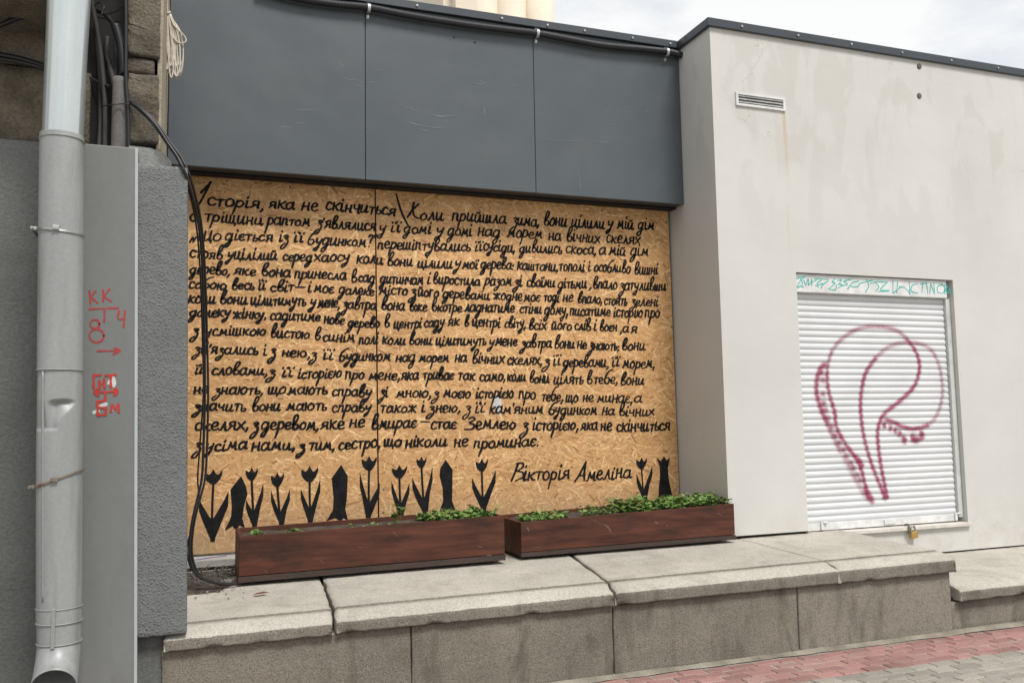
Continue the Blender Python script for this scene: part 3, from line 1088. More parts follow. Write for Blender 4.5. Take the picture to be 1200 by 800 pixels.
def osb_panel(x0, x1, z0, z1, seed, lean=0.0):
    rng = random.Random(seed)
    V, F, C, U = [], [], [], []
    mid = (0.52, 0.29, 0.12)
    for y0, y1 in ((0.0, 0.018),):
        b = len(V)
        V += [(x0, y0, z0), (x1, y0, z0), (x1 + lean, y0, z1), (x0 + lean, y0, z1), (x0, y1, z0), (x1, y1, z0), (x1 + lean, y1, z1), (x0 + lean, y1, z1)]
        F += [(b, b + 1, b + 2, b + 3), (b + 5, b + 4, b + 7, b + 6), (b, b + 4, b + 5, b + 1), (b + 1, b + 5, b + 6, b + 2), (b + 2, b + 6, b + 7, b + 3), (b + 3, b + 7, b + 4, b)]
        C += [mid] * 8
        U += [(0, 0)] * 8
    n = int((x1 - x0) * (z1 - z0) * 2600)
    for i in range(n):
        L = rng.choice((.035, .05, .07, .09, .12)) * rng.uniform(.7, 1.25)
        w = rng.uniform(.004, .020)
        a = rng.gauss(0.0, 0.55) + (0 if rng.random() < .5 else rng.uniform(0, math.pi))
        cx, cz = rng.uniform(x0, x1), rng.uniform(z0, z1)
        ca, sa = math.cos(a), math.sin(a)
        r = rng.random()
        if r < .12: c = (0.70, 0.465, 0.235)
        elif r < .40: c = (0.61, 0.362, 0.160)
        elif r < .76: c = (0.535, 0.300, 0.124)
        elif r < .95: c = (0.445, 0.235, 0.090)
        else: c = (0.32, 0.150, 0.052)
        s = rng.uniform(.9, 1.1)
        c = tuple(v * s for v in c)
        b = len(V)
        y = -rng.uniform(.0001, .0014)
        pts = ((-L / 2, -w / 2 * rng.uniform(.3, 1)), (L / 2 * rng.uniform(.8, 1), -w / 2 * rng.uniform(.3, 1)), (L / 2, w / 2 * rng.uniform(.3, 1)), (-L / 2 * rng.uniform(.8, 1), w / 2))
        uo = rng.uniform(0, 50)
        for k, (u, v) in enumerate(pts):
            x = min(x1 - .0005, max(x0 + .0005, cx + u * ca - v * sa)); z = min(z1, max(z0, cz + u * sa + v * ca))
            V.append((x + lean * (z - z0) / (z1 - z0), y - (0.0004 if k in (1, 2) else 0), z))
            U.append((uo + u * 4, uo + v * 2))
        F.append((b, b + 1, b + 2, b + 3))
        C += [c] * 4
    o = pydata('board_panel', V, F, 'osb_strands', osb)
    me = o.data
    a = me.color_attributes.new('Col', 'FLOAT_COLOR', 'POINT')
    a.data.foreach_set('color', np.array([(*c, 1) for c in C], np.float32).ravel())
    uvl = me.uv_layers.new(name='UVMap')
    idx = np.zeros(len(me.loops), np.int32)
    me.loops.foreach_get('vertex_index', idx)
    uvl.data.foreach_set('uv', np.array(U, np.float32)[idx].ravel())
    return o


osb_panel(-1.75, -0.0055, 0.612, 3.235, 5, -0.018)
osb_panel(0.0055, XL - 0.006, 0.612, 3.235, 6, -0.018)
# screws along the seam and the edges
for i, (px, py) in enumerate(((449.5, 573), (449, 600), (340, 219), (705, 247), (781, 260), (791, 592), (787, 383), (449, 480), (447, 360))):
    c = xz(px, py, 0)
    bm = bmesh.new(); disc(bm, c, 0.008, -0.0035, -0.001, 8); obj('screw', bm, 'conduit', osb)

# --- hand-written lettering: every letter is a few pen strokes (x-height 1, baseline 0)
GL = {
    'а': (.78, [[(.62, .75), (.36, .98), (.06, .62), (.08, .15), (.30, .0), (.55, .30), (.64, .80)], [(.65, .95), (.62, .30), (.70, .03), (.82, .08)]]),
    'б': (.78, [[(.95, 2.0), (.60, 1.85), (.22, 1.30), (.05, .50), (.24, .0), (.55, .10), (.66, .50), (.50, .85), (.18, .72)]]),
    'в': (.70, [[(.12, .62), (.40, 1.10), (.56, 1.72), (.40, 1.98), (.20, 1.60), (.09, .55), (.22, .04), (.50, .06), (.64, .38), (.50, .68), (.26, .60)]]),
    'г': (.55, [[(.12, .95), (.10, .0)], [(.12, .75), (.30, .95), (.52, .90)]]),
    'д': (.80, [[(.60, .80), (.35, .98), (.06, .60), (.10, .12), (.32, .05), (.58, .40), (.64, .90)], [(.65, .95), (.58, .0), (.38, -.75), (.12, -.95), (.05, -.68), (.30, -.28), (.74, .08)]]),
    'е': (.64, [[(.08, .42), (.48, .55), (.50, .85), (.30, .98), (.09, .70), (.08, .25), (.30, .0), (.62, .16)]]),
    'є': (.62, [[(.55, .85), (.32, .98), (.09, .66), (.10, .20), (.32, .0), (.60, .16)], [(.10, .50), (.44, .52)]]),
    'ж': (.95, [[(.05, .95), (.38, .50), (.05, .02)], [(.45, 1.0), (.43, .0)], [(.85, .95), (.50, .50), (.88, .02)]]),
    'з': (.58, [[(.10, .85), (.34, .98), (.52, .76), (.24, .52), (.52, .28), (.42, -.35), (.10, -.95), (-.12, -.95), (-.10, -.60), (.25, -.20)]]),
    'и': (.78, [[(.09, .95), (.07, .22), (.22, .0), (.45, .30), (.56, .95)], [(.56, .95), (.54, .15), (.64, .0), (.80, .14)]]),
    'й': (.78, [[(.09, .95), (.07, .22), (.22, .0), (.45, .30), (.56, .95)], [(.56, .95), (.54, .15), (.64, .0), (.80, .14)], [(.18, 1.35), (.34, 1.20), (.52, 1.42)]]),
    'і': (.36, [[(.14, .95), (.10, .12), (.20, .0), (.36, .14)], [(.17, 1.42), (.20, 1.56)]]),
    'ї': (.40, [[(.16, .95), (.12, .12), (.22, .0), (.38, .14)], [(.04, 1.36), (.07, 1.50)], [(.34, 1.40), (.38, 1.54)]]),
    'к': (.68, [[(.11, 1.0), (.08, .0)], [(.62, .95), (.13, .48)], [(.22, .55), (.46, .10), (.70, .04)]]),
    'л': (.70, [[(.0, .05), (.16, .14), (.42, .98)], [(.42, .98), (.55, .10), (.72, .05)]]),
    'м': (.92, [[(.0, .04), (.14, .12), (.26, .95)], [(.26, .95), (.45, .28), (.68, .95)], [(.68, .95), (.73, .10), (.90, .06)]]),
    'н': (.72, [[(.11, .98), (.08, .0)], [(.10, .48), (.52, .56)], [(.57, .98), (.54, .10), (.70, .04)]]),
    'о': (.68, [[(.36, .98), (.08, .66), (.10, .15), (.35, .0), (.58, .30), (.56, .80), (.32, .97)]]),
    'п': (.70, [[(.12, .98), (.08, .0)], [(.11, .80), (.32, .97), (.50, .88), (.52, .10), (.66, .03)]]),
    'р': (.68, [[(.14, .98), (.06, .0), (-.10, -1.05)], [(.10, .70), (.36, .98), (.60, .70), (.52, .20), (.25, .04), (.10, .22)]]),
    'с': (.60, [[(.54, .82), (.32, .98), (.09, .66), (.10, .20), (.32, .0), (.62, .18)]]),
    'т': (.62, [[(.0, .90), (.32, .96), (.64, .93)], [(.32, .94), (.28, .0)]]),
    'у': (.66, [[(.08, .95), (.10, .50), (.26, .40), (.50, .66)], [(.60, .98), (.46, .15), (.20, -.65), (-.02, -.85), (-.08, -.55), (.30, -.15)]]),
    'х': (.68, [[(.05, .95), (.62, .03)], [(.60, .98), (.03, .0)]]),
    'ц': (.80, [[(.09, .95), (.07, .22), (.22, .0), (.45, .25), (.55, .95)], [(.55, .95), (.54, .05), (.76, .04)], [(.76, .05), (.74, -.30)]]),
    'ч': (.68, [[(.08, .95), (.10, .56), (.30, .45), (.52, .60)], [(.55, .98), (.52, .06), (.68, .03)]]),
    'ш': (.96, [[(.07, .95), (.06, .12), (.20, .0), (.37, .18), (.42, .95)], [(.42, .95), (.40, .12), (.55, .0), (.72, .22), (.76, .95)], [(.76, .95), (.75, .10), (.92, .05)]]),
    'щ': (1.0, [[(.07, .95), (.06, .12), (.20, .0), (.37, .18), (.42, .95)], [(.42, .95), (.40, .12), (.55, .0), (.72, .22), (.76, .95)], [(.76, .95), (.75, .05), (.96, .04)], [(.96, .05), (.92, -.32)]]),
    'ь': (.54, [[(.12, .98), (.08, .12), (.25, .0), (.46, .15), (.43, .45), (.14, .48)]]),
    'ю': (.98, [[(.10, .98), (.07, .0)], [(.09, .48), (.34, .50)], [(.62, .98), (.36, .66), (.38, .15), (.60, .0), (.85, .30), (.83, .80), (.60, .97)]]),
    'я': (.74, [[(.58, .50), (.26, .48), (.14, .76), (.34, .98), (.60, .95)], [(.60, .98), (.57, .10), (.72, .04)], [(.34, .48), (.04, .02)]]),
    "'": (.20, [[(.14, 1.40), (.08, 1.12)]]),
    ',': (.28, [[(.16, .10), (.14, -.05), (.02, -.36)]]),
    '.': (.24, [[(.10, .06), (.14, .02)]]),
    ':': (.26, [[(.12, .62), (.13, .55)], [(.10, .08), (.11, .02)]]),
    ';': (.28, [[(.14, .62), (.15, .55)], [(.14, .10), (.12, -.05), (.02, -.30)]]),
    '?': (.60, [[(.10, 1.55), (.30, 1.85), (.56, 1.60), (.38, 1.15), (.30, .60)], [(.26, .08), (.28, .02)]]),
    '”': (.40, [[(.12, 1.9), (.10, 1.5)], [(.32, 1.9), (.30, 1.5)]]),
    '„': (.55, [[(.18, .30), (.04, -.30)], [(.42, .36), (.28, -.24)]]),
    '—': (1.2, [[(.05, .55), (1.15, .58)]]),
    'І': (.55, [[(.05, 1.55), (.62, 3.05)], [(.62, 3.05), (.30, 1.4), (.0, .0)]]),
    'К': (1.05, [[(.30, 2.2), (.22, 1.1), (-.12, .1)], [(.75, 2.1), (.30, 1.20)], [(.28, 1.25), (.55, .35), (1.0, .05)]]),
    'Щ': (1.0, [[(.12, 1.5), (.05, .20), (.20, .02), (.40, .3), (.48, 1.4)], [(.48, 1.4), (.40, .20), (.55, .02), (.80, .4), (.92, 1.5)], [(.92, 1.5), (.84, .06), (.98, .05)], [(.98, .05), (.94, -.3)]]),
    'З': (.95, [[(.25, 1.60), (.60, 1.85), (.85, 1.50), (.40, 1.0), (.85, .70), (.80, .15), (.40, -.05), (-.10, .02)]]),
    'В': (1.0, [[(.35, 2.0), (.18, 1.0), (.0, .0)], [(.20, 1.95), (.70, 2.0), (.90, 1.6), (.40, 1.15)], [(.40, 1.15), (.95, .95), (1.0, .45), (.55, .10), (.30, .0)]]),
    'А': (1.05, [[(.0, .0), (.35, .8), (.80, 2.3)], [(.80, 2.3), (.82, 1.0), (.90, .02)], [(.25, .65), (.95, .75)]]),
}
rngt = random.Random(21)


def word(M, text, px0, px1, pyb, xh, weight=1.0):
    """text between photo columns px0 and px1, baseline at photo row pyb (middle of the word), x-height xh in photo pixels."""
    a, b = at(px0, pyb), at(px1, pyb)
    mid = at((px0 + px1) / 2, pyb)
    top = at((px0 + px1) / 2, pyb - xh)
    H = top[2] - mid[2]
    tot = sum(GL[c][0] + .06 for c in text)
    sx = (b[0] - a[0]) / tot
    x = a[0]
    slant = 0.14
    tilt = rngt.uniform(-.018, .022)
    for c in text:
        adv, strokes = GL[c]
        jy, js = rngt.uniform(-.07, .07), rngt.uniform(.88, 1.10)
        sl = slant + rngt.uniform(-.05, .05)
        for s in strokes:
            P = []
            for (u, v) in s:
                u += rngt.uniform(-.032, .032); v += rngt.uniform(-.035, .035)
                X = x + (u + 0.02) * sx + sl * v * H * js
                P.append((X, mid[2] + (v * js + jy) * H + tilt * (X - mid[0])))
            n = 3 if len(P) == 2 and len(s) == 2 else 5
            w0 = 0.0133 * weight * rngt.uniform(.88, 1.12)
            ph = rngt.uniform(0, 6)
            M.stroke(spline(P, n), w0, lambda t, d, ph=ph: (0.78 + 0.38 * abs(d[1])) * (1 + .10 * math.sin(t * 7 + ph) + .09 * math.sin(t * 23 + 2 * ph)) * (1.0 if t < .8 else 1.0 - (t - .8) * 1.1))
        x += (adv + .06) * sx


ZA, ZB, ZC = zoomed(215, 205), zoomed(405, 215), zoomed(595, 225)
ZD, ZE, ZF_ = zoomed(215, 315), zoomed(405, 325), zoomed(595, 335)
ZG, ZH, ZI = zoomed(215, 425), zoomed(405, 430), zoomed(595, 430)
ZJ, ZK, ZL = zoomed(595, 510), zoomed(215, 530), zoomed(405, 520)


def p_(x0, x1, y):       # photo pixels directly
    return (x0, x1, y)


def w_(z, x0, x1, y):
    a, b = z(x0, y), z(x1, y)
    return (a[0], b[0], a[1])


LINES = [
    (52, [('Історія,', w_(ZA, 105, 570, 226)), ('яка', w_(ZA, 595, 780, 238)), ('не', w_(ZA, 825, 950, 250)), ('скінчиться', p_(381, 464, 249.5)), ('Коли', w_(ZB, 440, 690, 256)),
          ('прийшла', w_(ZB, 745, 1130, 270)), ('зима,', p_(600, 632, 264.5)), ('вони', w_(ZC, 250, 415, 240)), ('цілили', w_(ZC, 445, 680, 253)), ('у', w_(ZC, 700, 740, 252)),
          ('мій', w_(ZC, 765, 885, 260)), ('дім', w_(ZC, 910, 1030, 265))]),
    (49, [('а', w_(ZA, 42, 105, 327)), ('тріщини', w_(ZA, 145, 560, 338)), ('раптом', w_(ZA, 585, 890, 357)), ("з'являлися", p_(371, 440.5, 268.5)), ('у', w_(ZB, 235, 285, 342)), ('її', w_(ZB, 312, 390, 345)),
          ('домі', w_(ZB, 405, 600, 352)), ('у', w_(ZB, 635, 690, 360)), ('домі', w_(ZB, 715, 890, 368)), ('над', w_(ZB, 925, 1090, 372)), ('морем', p_(594, 635.5, 278.5)), ('на', w_(ZC, 285, 375, 340)),
          ('вічних', w_(ZC, 410, 650, 352)), ('скелях', w_(ZC, 690, 930, 363))]),
    (47, [('„Що', w_(ZA, 42, 270, 460)), ('діється', w_(ZA, 290, 630, 462)), ('із', w_(ZA, 668, 740, 468)), ('її', w_(ZA, 770, 845, 470)), ('будинком?”', p_(360, 441, 288)), ('перешіптувались', w_(ZB, 220, 880, 467)),
          ('її', w_(ZB, 905, 962, 475)), ('сусіди,', p_(566, 604, 294.5)), ('дивились', w_(ZC, 80, 380, 427)), ('скоса,', w_(ZC, 405, 625, 434)), ('а', w_(ZC, 638, 690, 438)), ('мій', w_(ZC, 710, 830, 445)), ('дім', w_(ZC, 860, 990, 448))]),
    (46, [('стояв', w_(ZA, 42, 275, 585)), ('уцілілий', w_(ZA, 305, 660, 594)), ('серед', w_(ZA, 695, 905, 604)), ('хаосу', w_(ZA, 915, 1170, 608)), ('коли', w_(ZB, 75, 265, 562)), ('вони', w_(ZB, 290, 472, 579)),
          ('цілили', w_(ZB, 505, 752, 592)), ('у', w_(ZB, 765, 808, 590)), ('мої', w_(ZB, 820, 930, 600)), ('дерева:', p_(563, 602, 315)), ('каштани,', w_(ZC, 65, 355, 550)), ('тополі', w_(ZC, 358, 540, 556)),
          ('і', w_(ZC, 558, 585, 557)), ('особливо', w_(ZC, 605, 862, 562)), ('вишні', w_(ZC, 888, 1055, 577))]),
    (46, [('дерево,', w_(ZA, 42, 330, 697)), ('яке', w_(ZA, 352, 512, 702)), ('вона', w_(ZA, 545, 752, 712)), ('принесла', w_(ZD, 775, 1145, 70)), ('в', w_(ZB, 35, 82, 692)), ('сад', w_(ZB, 88, 205, 694)),
          ('дитинчам', w_(ZE, 240, 548, 44)), ('і', w_(ZE, 568, 595, 46)), ('виростила', w_(ZE, 612, 945, 50)), ('разом', w_(ZE, 975, 1168, 54)), ('зі', w_(ZC, 45, 102, 660)), ('своїми', w_(ZC, 130, 332, 668)),
          ('дітьми', w_(ZC, 350, 555, 675)), (',', w_(ZC, 570, 592, 678)), ('впало', w_(ZC, 598, 768, 678)), ('затуливши', w_(ZC, 788, 1112, 690))]),
    (44, [('собою', w_(ZD, 32, 302, 140)), ('весь', w_(ZD, 335, 498, 143)), ('її', w_(ZD, 522, 578, 147)), ('світ', w_(ZD, 608, 780, 157)), ('—', w_(ZD, 778, 858, 155)), ('і', w_(ZD, 872, 900, 162)), ('моє', w_(ZD, 915, 1058, 166)),
          ('далеке', p_(396.5, 438.5, 345)), ('місто', w_(ZE, 232, 438, 122)), ('з', w_(ZE, 455, 495, 130)), ('його', w_(ZE, 505, 655, 135)), ('деревами', w_(ZE, 680, 1012, 150)), ('жодне', p_(578, 612, 351.5)),
          ('моє', w_(ZF_, 110, 228, 106)), ('тоді', w_(ZF_, 250, 362, 109)), ('не', w_(ZF_, 385, 460, 112)), ('впало,', w_(ZF_, 490, 665, 122)), ('стоять', w_(ZF_, 675, 838, 132)), ('зелені', w_(ZF_, 865, 1058, 138))]),
    (46, [('коли', w_(ZD, 30, 228, 240)), ('вони', w_(ZD, 252, 448, 246)), ('цілитимуть', w_(ZD, 470, 862, 256)), ('у', w_(ZD, 888, 932, 262)), ('мене,', w_(ZD, 940, 1100, 272)), ('завтра', p_(401.7, 441, 362)),
          ('вона', w_(ZE, 250, 415, 228)), ('вже', w_(ZE, 445, 575, 236)), ('вкотре', w_(ZE, 605, 818, 239)), ('ладнатиме', w_(ZE, 835, 1188, 243)), ('стіни', w_(ZF_, 80, 238, 192)), ('дому,', w_(ZF_, 255, 425, 201)),
          ('писатиме', w_(ZF_, 432, 722, 209)), ('історію', w_(ZF_, 740, 948, 218)), ('про', w_(ZF_, 962, 1068, 221))]),
    (44, [('далеку', w_(ZD, 40, 328, 336)), ('жінку,', w_(ZD, 345, 585, 347)), ('садитиме', w_(ZD, 605, 962, 362)), ('нове', w_(ZD, 985, 1132, 385)), ('дерево', w_(ZE, 12, 240, 350)), ('в', w_(ZE, 270, 310, 346)),
          ('центрі', w_(ZE, 335, 535, 355)), ('саду', w_(ZE, 550, 692, 346)), ('як', w_(ZE, 715, 802, 337)), ('в', w_(ZE, 835, 865, 338)), ('центрі', w_(ZE, 888, 1088, 346)), ('світу,', p_(591, 616, 383.5)),
          ('всіх', w_(ZF_, 145, 272, 306)), ('його', w_(ZF_, 305, 448, 307)), ('слів', w_(ZF_, 468, 582, 309)), ('і', w_(ZF_, 602, 625, 309)), ('воєн', w_(ZF_, 645, 770, 316)), (',', w_(ZF_, 788, 805, 325)), ('а', w_(ZF_, 805, 852, 325)), ('я', w_(ZF_, 862, 912, 330))]),
    (46, [('з', w_(ZD, 62, 105, 465)), ('усмішкою', w_(ZD, 150, 582, 466)), ('вистою', w_(ZD, 610, 888, 485)), ('в', w_(ZD, 920, 965, 500)), ('синім', p_(377.5, 416, 400)), ('полі', w_(ZE, 90, 228, 466)), ('коли', w_(ZE, 255, 422, 470)),
          ('вони', w_(ZE, 445, 608, 471)), ('цілитимуть', w_(ZE, 630, 988, 476)), ('у', w_(ZE, 1005, 1045, 482)), ('мене', p_(580, 606, 405)), ('завтра', w_(ZF_, 95, 308, 431)), ('вони', w_(ZF_, 325, 470, 439)), ('не', w_(ZF_, 485, 555, 440)),
          ('знають;', w_(ZF_, 572, 785, 446)), ('вони', w_(ZF_, 800, 968, 450))]),
    (46, [("зв'язались", w_(ZD, 75, 528, 597)), ('і', w_(ZD, 558, 585, 606)), ('з', w_(ZD, 608, 650, 612)), ('нею,', w_(ZD, 688, 895, 618)), ('з', w_(ZD, 895, 938, 630)), ('її', w_(ZD, 975, 1058, 638)), ('будинком', p_(396.7, 457.5, 422.3)),
          ('над', w_(ZE, 350, 492, 590)), ('морем', w_(ZE, 515, 728, 593)), ('на', w_(ZE, 765, 852, 592)), ('вічних', w_(ZE, 885, 1118, 602)), ('скелях,', p_(594, 635.5, 427)), ('з', w_(ZF_, 252, 295, 556)), ('її', w_(ZF_, 315, 372, 558)),
          ('деревами,', w_(ZF_, 385, 710, 567)), ('її', w_(ZF_, 725, 788, 564)), ('морем,', w_(ZF_, 805, 1035, 576))]),
    (46, [('її', w_(ZG, 75, 138, 77)), ('словами,', w_(ZG, 195, 592, 82)), ('з', w_(ZG, 595, 648, 92)), ('її', w_(ZG, 685, 778, 96)), ('історією', w_(ZG, 800, 1112, 105)), ('про', p_(404, 427, 444)), ('мене,', w_(ZH, 160, 385, 88)),
          ('яка', w_(ZH, 388, 512, 86)), ('триває', w_(ZH, 540, 760, 86)), ('так', w_(ZH, 785, 912, 90)), ('само,', w_(ZH, 940, 1125, 96)), ('коли', p_(594, 616, 446.5)), ('вони', w_(ZI, 150, 292, 109)), ('цілять', w_(ZI, 320, 532, 116)),
          ('в', w_(ZI, 555, 595, 113)), ('тебе,', w_(ZI, 600, 775, 116)), ('вони', w_(ZI, 790, 958, 123))]),
    (46, [('не', w_(ZG, 68, 178, 213)), ('знають,', w_(ZG, 215, 565, 218)), ('що', w_(ZG, 590, 722, 216)), ('мають', w_(ZG, 730, 1012, 221)), ('справу', p_(388.5, 435, 464)), ('зі', w_(ZH, 240, 298, 208)), ('мною,', w_(ZH, 352, 605, 211)),
          ('з', w_(ZH, 615, 655, 212)), ('моєю', w_(ZH, 685, 882, 213)), ('історією', p_(557, 602, 466)), ('про', w_(ZI, 75, 198, 220)), ('тебе,', w_(ZI, 235, 390, 236)), ('що', w_(ZI, 405, 495, 245)), ('не', w_(ZI, 525, 602, 243)),
          ('минає,', w_(ZI, 625, 880, 246)), ('а', w_(ZI, 885, 942, 248))]),
    (46, [('значить', w_(ZG, 75, 442, 335)), ('вони', w_(ZG, 480, 682, 335)), ('мають', w_(ZG, 720, 1012, 331)), ('справу', p_(388.5, 435, 482)), ('також', w_(ZH, 240, 498, 319)), ('і', w_(ZH, 530, 558, 317)), ('з', w_(ZH, 582, 628, 316)),
          ('нею,', w_(ZH, 630, 810, 316)), ('з', w_(ZH, 838, 880, 318)), ('її', w_(ZH, 905, 978, 316)), ("кам'яним", p_(572.5, 636.7, 484)), ('будинком', w_(ZI, 285, 628, 331)), ('на', w_(ZI, 660, 752, 336)), ('вічних', w_(ZI, 780, 1032, 342))]),
    (52, [('скелях,', w_(ZG, 75, 460, 472)), ('з', w_(ZG, 485, 528, 468)), ('деревом,', w_(ZG, 545, 955, 468)), ('яке', w_(ZG, 960, 1132, 463)), ('не', p_(409, 427.5, 500.3)), ('вмирає', w_(ZH, 180, 498, 429)), ('—', w_(ZH, 518, 590, 418)),
          ('стає', w_(ZH, 595, 782, 433)), ('Землею', p_(545, 605, 502)), ('з', w_(ZI, 98, 145, 442)), ('історією,', w_(ZI, 170, 498, 441)), ('яка', w_(ZI, 510, 632, 441)), ('не', w_(ZI, 650, 732, 443)), ('скінчиться', w_(ZI, 760, 1142, 448))]),
    (51, [('з', w_(ZG, 78, 125, 610)), ('усіма', w_(ZG, 155, 448, 612)), ('нами,', w_(ZG, 475, 790, 611)), ('з', w_(ZG, 808, 855, 615)), ('тим,', w_(ZG, 880, 1065, 611)), ('сестро,', p_(396, 446, 525)), ('що', w_(ZH, 265, 392, 556)),
          ('ніколи', w_(ZH, 415, 712, 556)), ('не', w_(ZH, 760, 862, 556)), ('проминає.', p_(554, 631.5, 523.5))]),
    (60, [('Вікторія', w_(ZJ, 25, 437, 312)), ('Амеліна', w_(ZJ, 470, 868, 308))]),
]
for i, (xh, ws) in enumerate(LINES):
    M = Marks(-0.0032)
    for text, (a, b, y) in ws:
        word(M, text, a, b, y, xh / 6, 1.12 if i in (0, 13, 14, 15) else 1.0)
    if i == 0:
        M.stroke(spline([xz(*ZB(*q)) for q in ((355, 75), (385, 180), (412, 245), (440, 298))], 6), 0.013, lambda t, d: 0.75 + 0.6 * math.sin(2.4 * t + .4))
    M.build('text_line', 'black_paint', osb)

# --- stencilled tulips and upturned bombs
def tulip(z, hx, hy, hw, hh, bx, by, lx, ly, rx, ry, jx=None, jy=None, sw=16):
    M = Marks(-0.0033)
    f = lambda x, y: xz(*z(x, y))
    l, r, t, b = hx - hw / 2, hx + hw / 2, hy - hh / 2, hy + hh / 2
    head = [(l, t + hh * .22), (l + hw * .26, t + hh * .36), (hx - hw * .16, t + hh * .30), (hx, t), (hx + hw * .18, t + hh * .34), (hx + hw * .30, t + hh * .34), (r, t + hh * .04),
            (r + hw * .01, t + hh * .30), (r - hw * .12, t + hh * .66), (hx + hw * .14, b - 2), (hx, b), (hx - hw * .2, b - hh * .06), (l + hw * .1, t + hh * .74), (l, t + hh * .48)]
    M.fill([f(*p) for p in head])
    jx = jx if jx is not None else hx * .45 + bx * .55
    jy = jy if jy is not None else by - (by - hy) * .30
    st = spline([f(hx, b - 4), f((hx + jx) / 2 - 1, (b + jy) / 2), f(jx, jy + 25)], 6)
    M.stroke(st, 0.0155 * sw / 16)
    for tx, ty, s in ((lx, ly, -1), (rx, ry, 1)):
        mx, my = tx * .62 + jx * .38 - s * 1, ty * .45 + by * .55 - 10
        o = [(tx, ty), (tx + s * (-2) + (bx - tx) * .06 + s * 6, ty + (by - ty) * .30), (mx + s * 7, my + 8), (bx + s * 19, by - 26), (bx + s * 15, by), (bx - s * 4, by), (jx - s * 2, jy + 10), (jx + (tx - jx) * .32, jy - (jy - ty) * .26),
             (jx + (tx - jx) * .72, jy - (jy - ty) * .66)]
        M.fill([f(*p) for p in o])
    M.build('painted_tulip', 'black_paint', osb)


tulip(ZK, 210, 170, 125, 105, 205, 625, 108, 320, 318, 265, 200, 470)
tulip(ZK, 480, 150, 85, 95, 500, 527, 440, 330, 562, 210)
tulip(ZK, 660, 190, 90, 105, 690, 517, 615, 260, 748, 255)
tulip(ZK, 887, 150, 118, 115, 892, 500, 825, 250, 962, 178)
tulip(ZL, 165, 135, 105, 105, 160, 530, 100, 200, 240, 270)
tulip(ZL, 378, 195, 105, 95, 390, 515, 322, 255, 448, 270)
tulip(ZL, 533, 128, 70, 85, 560, 500, 468, 235, 610, 155)
tulip(ZL, 957, 148, 85, 95, 970, 475, 888, 235, 1055, 180)
tulip(ZJ, 940, 195, 75, 85, 962, 455, 905, 265, 1015, 205, None, None, 13)
for z, poly in ((ZK, [(405, 165), (440, 235), (450, 290), (425, 380), (415, 460), (432, 530), (395, 510), (370, 545), (345, 515), (290, 548), (335, 450), (340, 370), (330, 260)]),
                (ZK, [(1108, 85), (1155, 165), (1150, 300), (1138, 400), (1158, 478), (1125, 460), (1105, 482), (1070, 460), (1005, 478), (1052, 400), (1055, 310), (1042, 180)]),
                (ZL, [(703, 110), (752, 180), (750, 300), (748, 400), (775, 472), (735, 455), (730, 478), (690, 455), (662, 465), (685, 400), (682, 310), (660, 220), (665, 170)]),
                (ZJ, [(1045, 155), (1075, 180), (1098, 145), (1115, 175), (1138, 155), (1125, 230), (1130, 300), (1155, 420), (1140, 440), (1060, 436), (1060, 380), (1070, 280), (1068, 220)])):
    M = Marks(-0.0034)
    M.fill([xz(*z(*p)) for p in poly])
    M.build('painted_bomb', 'black_paint', osb)
# torn scrap of white paper left on the board
M = Marks(-0.0022)
M.fill([xz(*ZH(*p)) for p in ((1050, 205), (1085, 200), (1098, 250), (1095, 330), (1065, 330), (1060, 300), (1030, 262))])
M.build('paper_scrap', 'white_dab', osb)

# dark backing so that nothing shows through joints
boxes('window_backing', 'dark_gap', osb, (-1.9, XL - 0.01, 0.03, 0.20, 0.56, 3.21))
boxes('bottom_batten', 'conduit', osb, (-1.7, XL - 0.02, 0.002, 0.028, 0.565, 0.609))

# ================================================================== PLANTERS
def planter(name, label, x0, x1, yf, yb_, zb0, zb1, zt0, zt1):
    root = thing(name, label, 'planter', ((x0 + x1) / 2, (yf + yb_) / 2, zb0), 'wooden planters on the ledge')

    def warp(bm):
        for v in bm.verts:
            s = (v.co.x - x0) / (x1 - x0)
            zb, zt = zb0 + (zb1 - zb0) * s, zt0 + (zt1 - zt0) * s
            v.co.z = zb + v.co.z * (zt - zb)
        return bm

    t = 0.024

    def b(nm, *bs, mat='stained_wood', bev=0.003):
        bm = bmesh.new()
        for q in bs:
            box(bm, *q, bev=bev)
        return obj(nm, warp(bm), mat, root)
    b('front_board', (x0, x1, yf, yf + t, 0.165, 1.0))
    b('back_board', (x0, x1, yb_ - t, yb_, 0.05, 1.0))
    b('end_board', (x0 + .001, x0 + t, yf + t + .001, yb_ - t - .001, 0.05, 0.995))
    b('end_board', (x1 - t, x1 - .001, yf + t + .001, yb_ - t - .001, 0.05, 0.995))
    b('base_rail', (x0 - .004, x1 + .004, yf - .008, yf + t, 0.03, 0.150), mat='dark_wood')
    b('base_rail', (x0 - .003, x0 + t, yf + t + .001, yb_ - .002, 0.03, 0.048))
    b('foot', (x0 + .10, x0 + .16, yf + .03, yb_ - .03, -0.02, 0.05), mat='dark_gap')
    b('foot', (x1 - .16, x1 - .10, yf + .03, yb_ - .03, -0.02, 0.05), mat='dark_gap')
    # soil
    bm = bmesh.new()
    bmesh.ops.create_grid(bm, x_segments=90, y_segments=26, size=0.5)
    for v in bm.verts:
        x = x0 + t + (v.co.x + .5) * (x1 - x0 - 2 * t); y = yf + t + (v.co.y + .5) * (yb_ - yf - 2 * t)
        h = noise.noise(Vector((x * 9, y * 9, 0))) * .03 + noise.noise(Vector((x * 40, y * 40, 2))) * .025
        v.co = Vector((x, y, 0.90 + h))
    obj('soil', warp(bm), 'soil', root, smooth=True)
    return root, warp


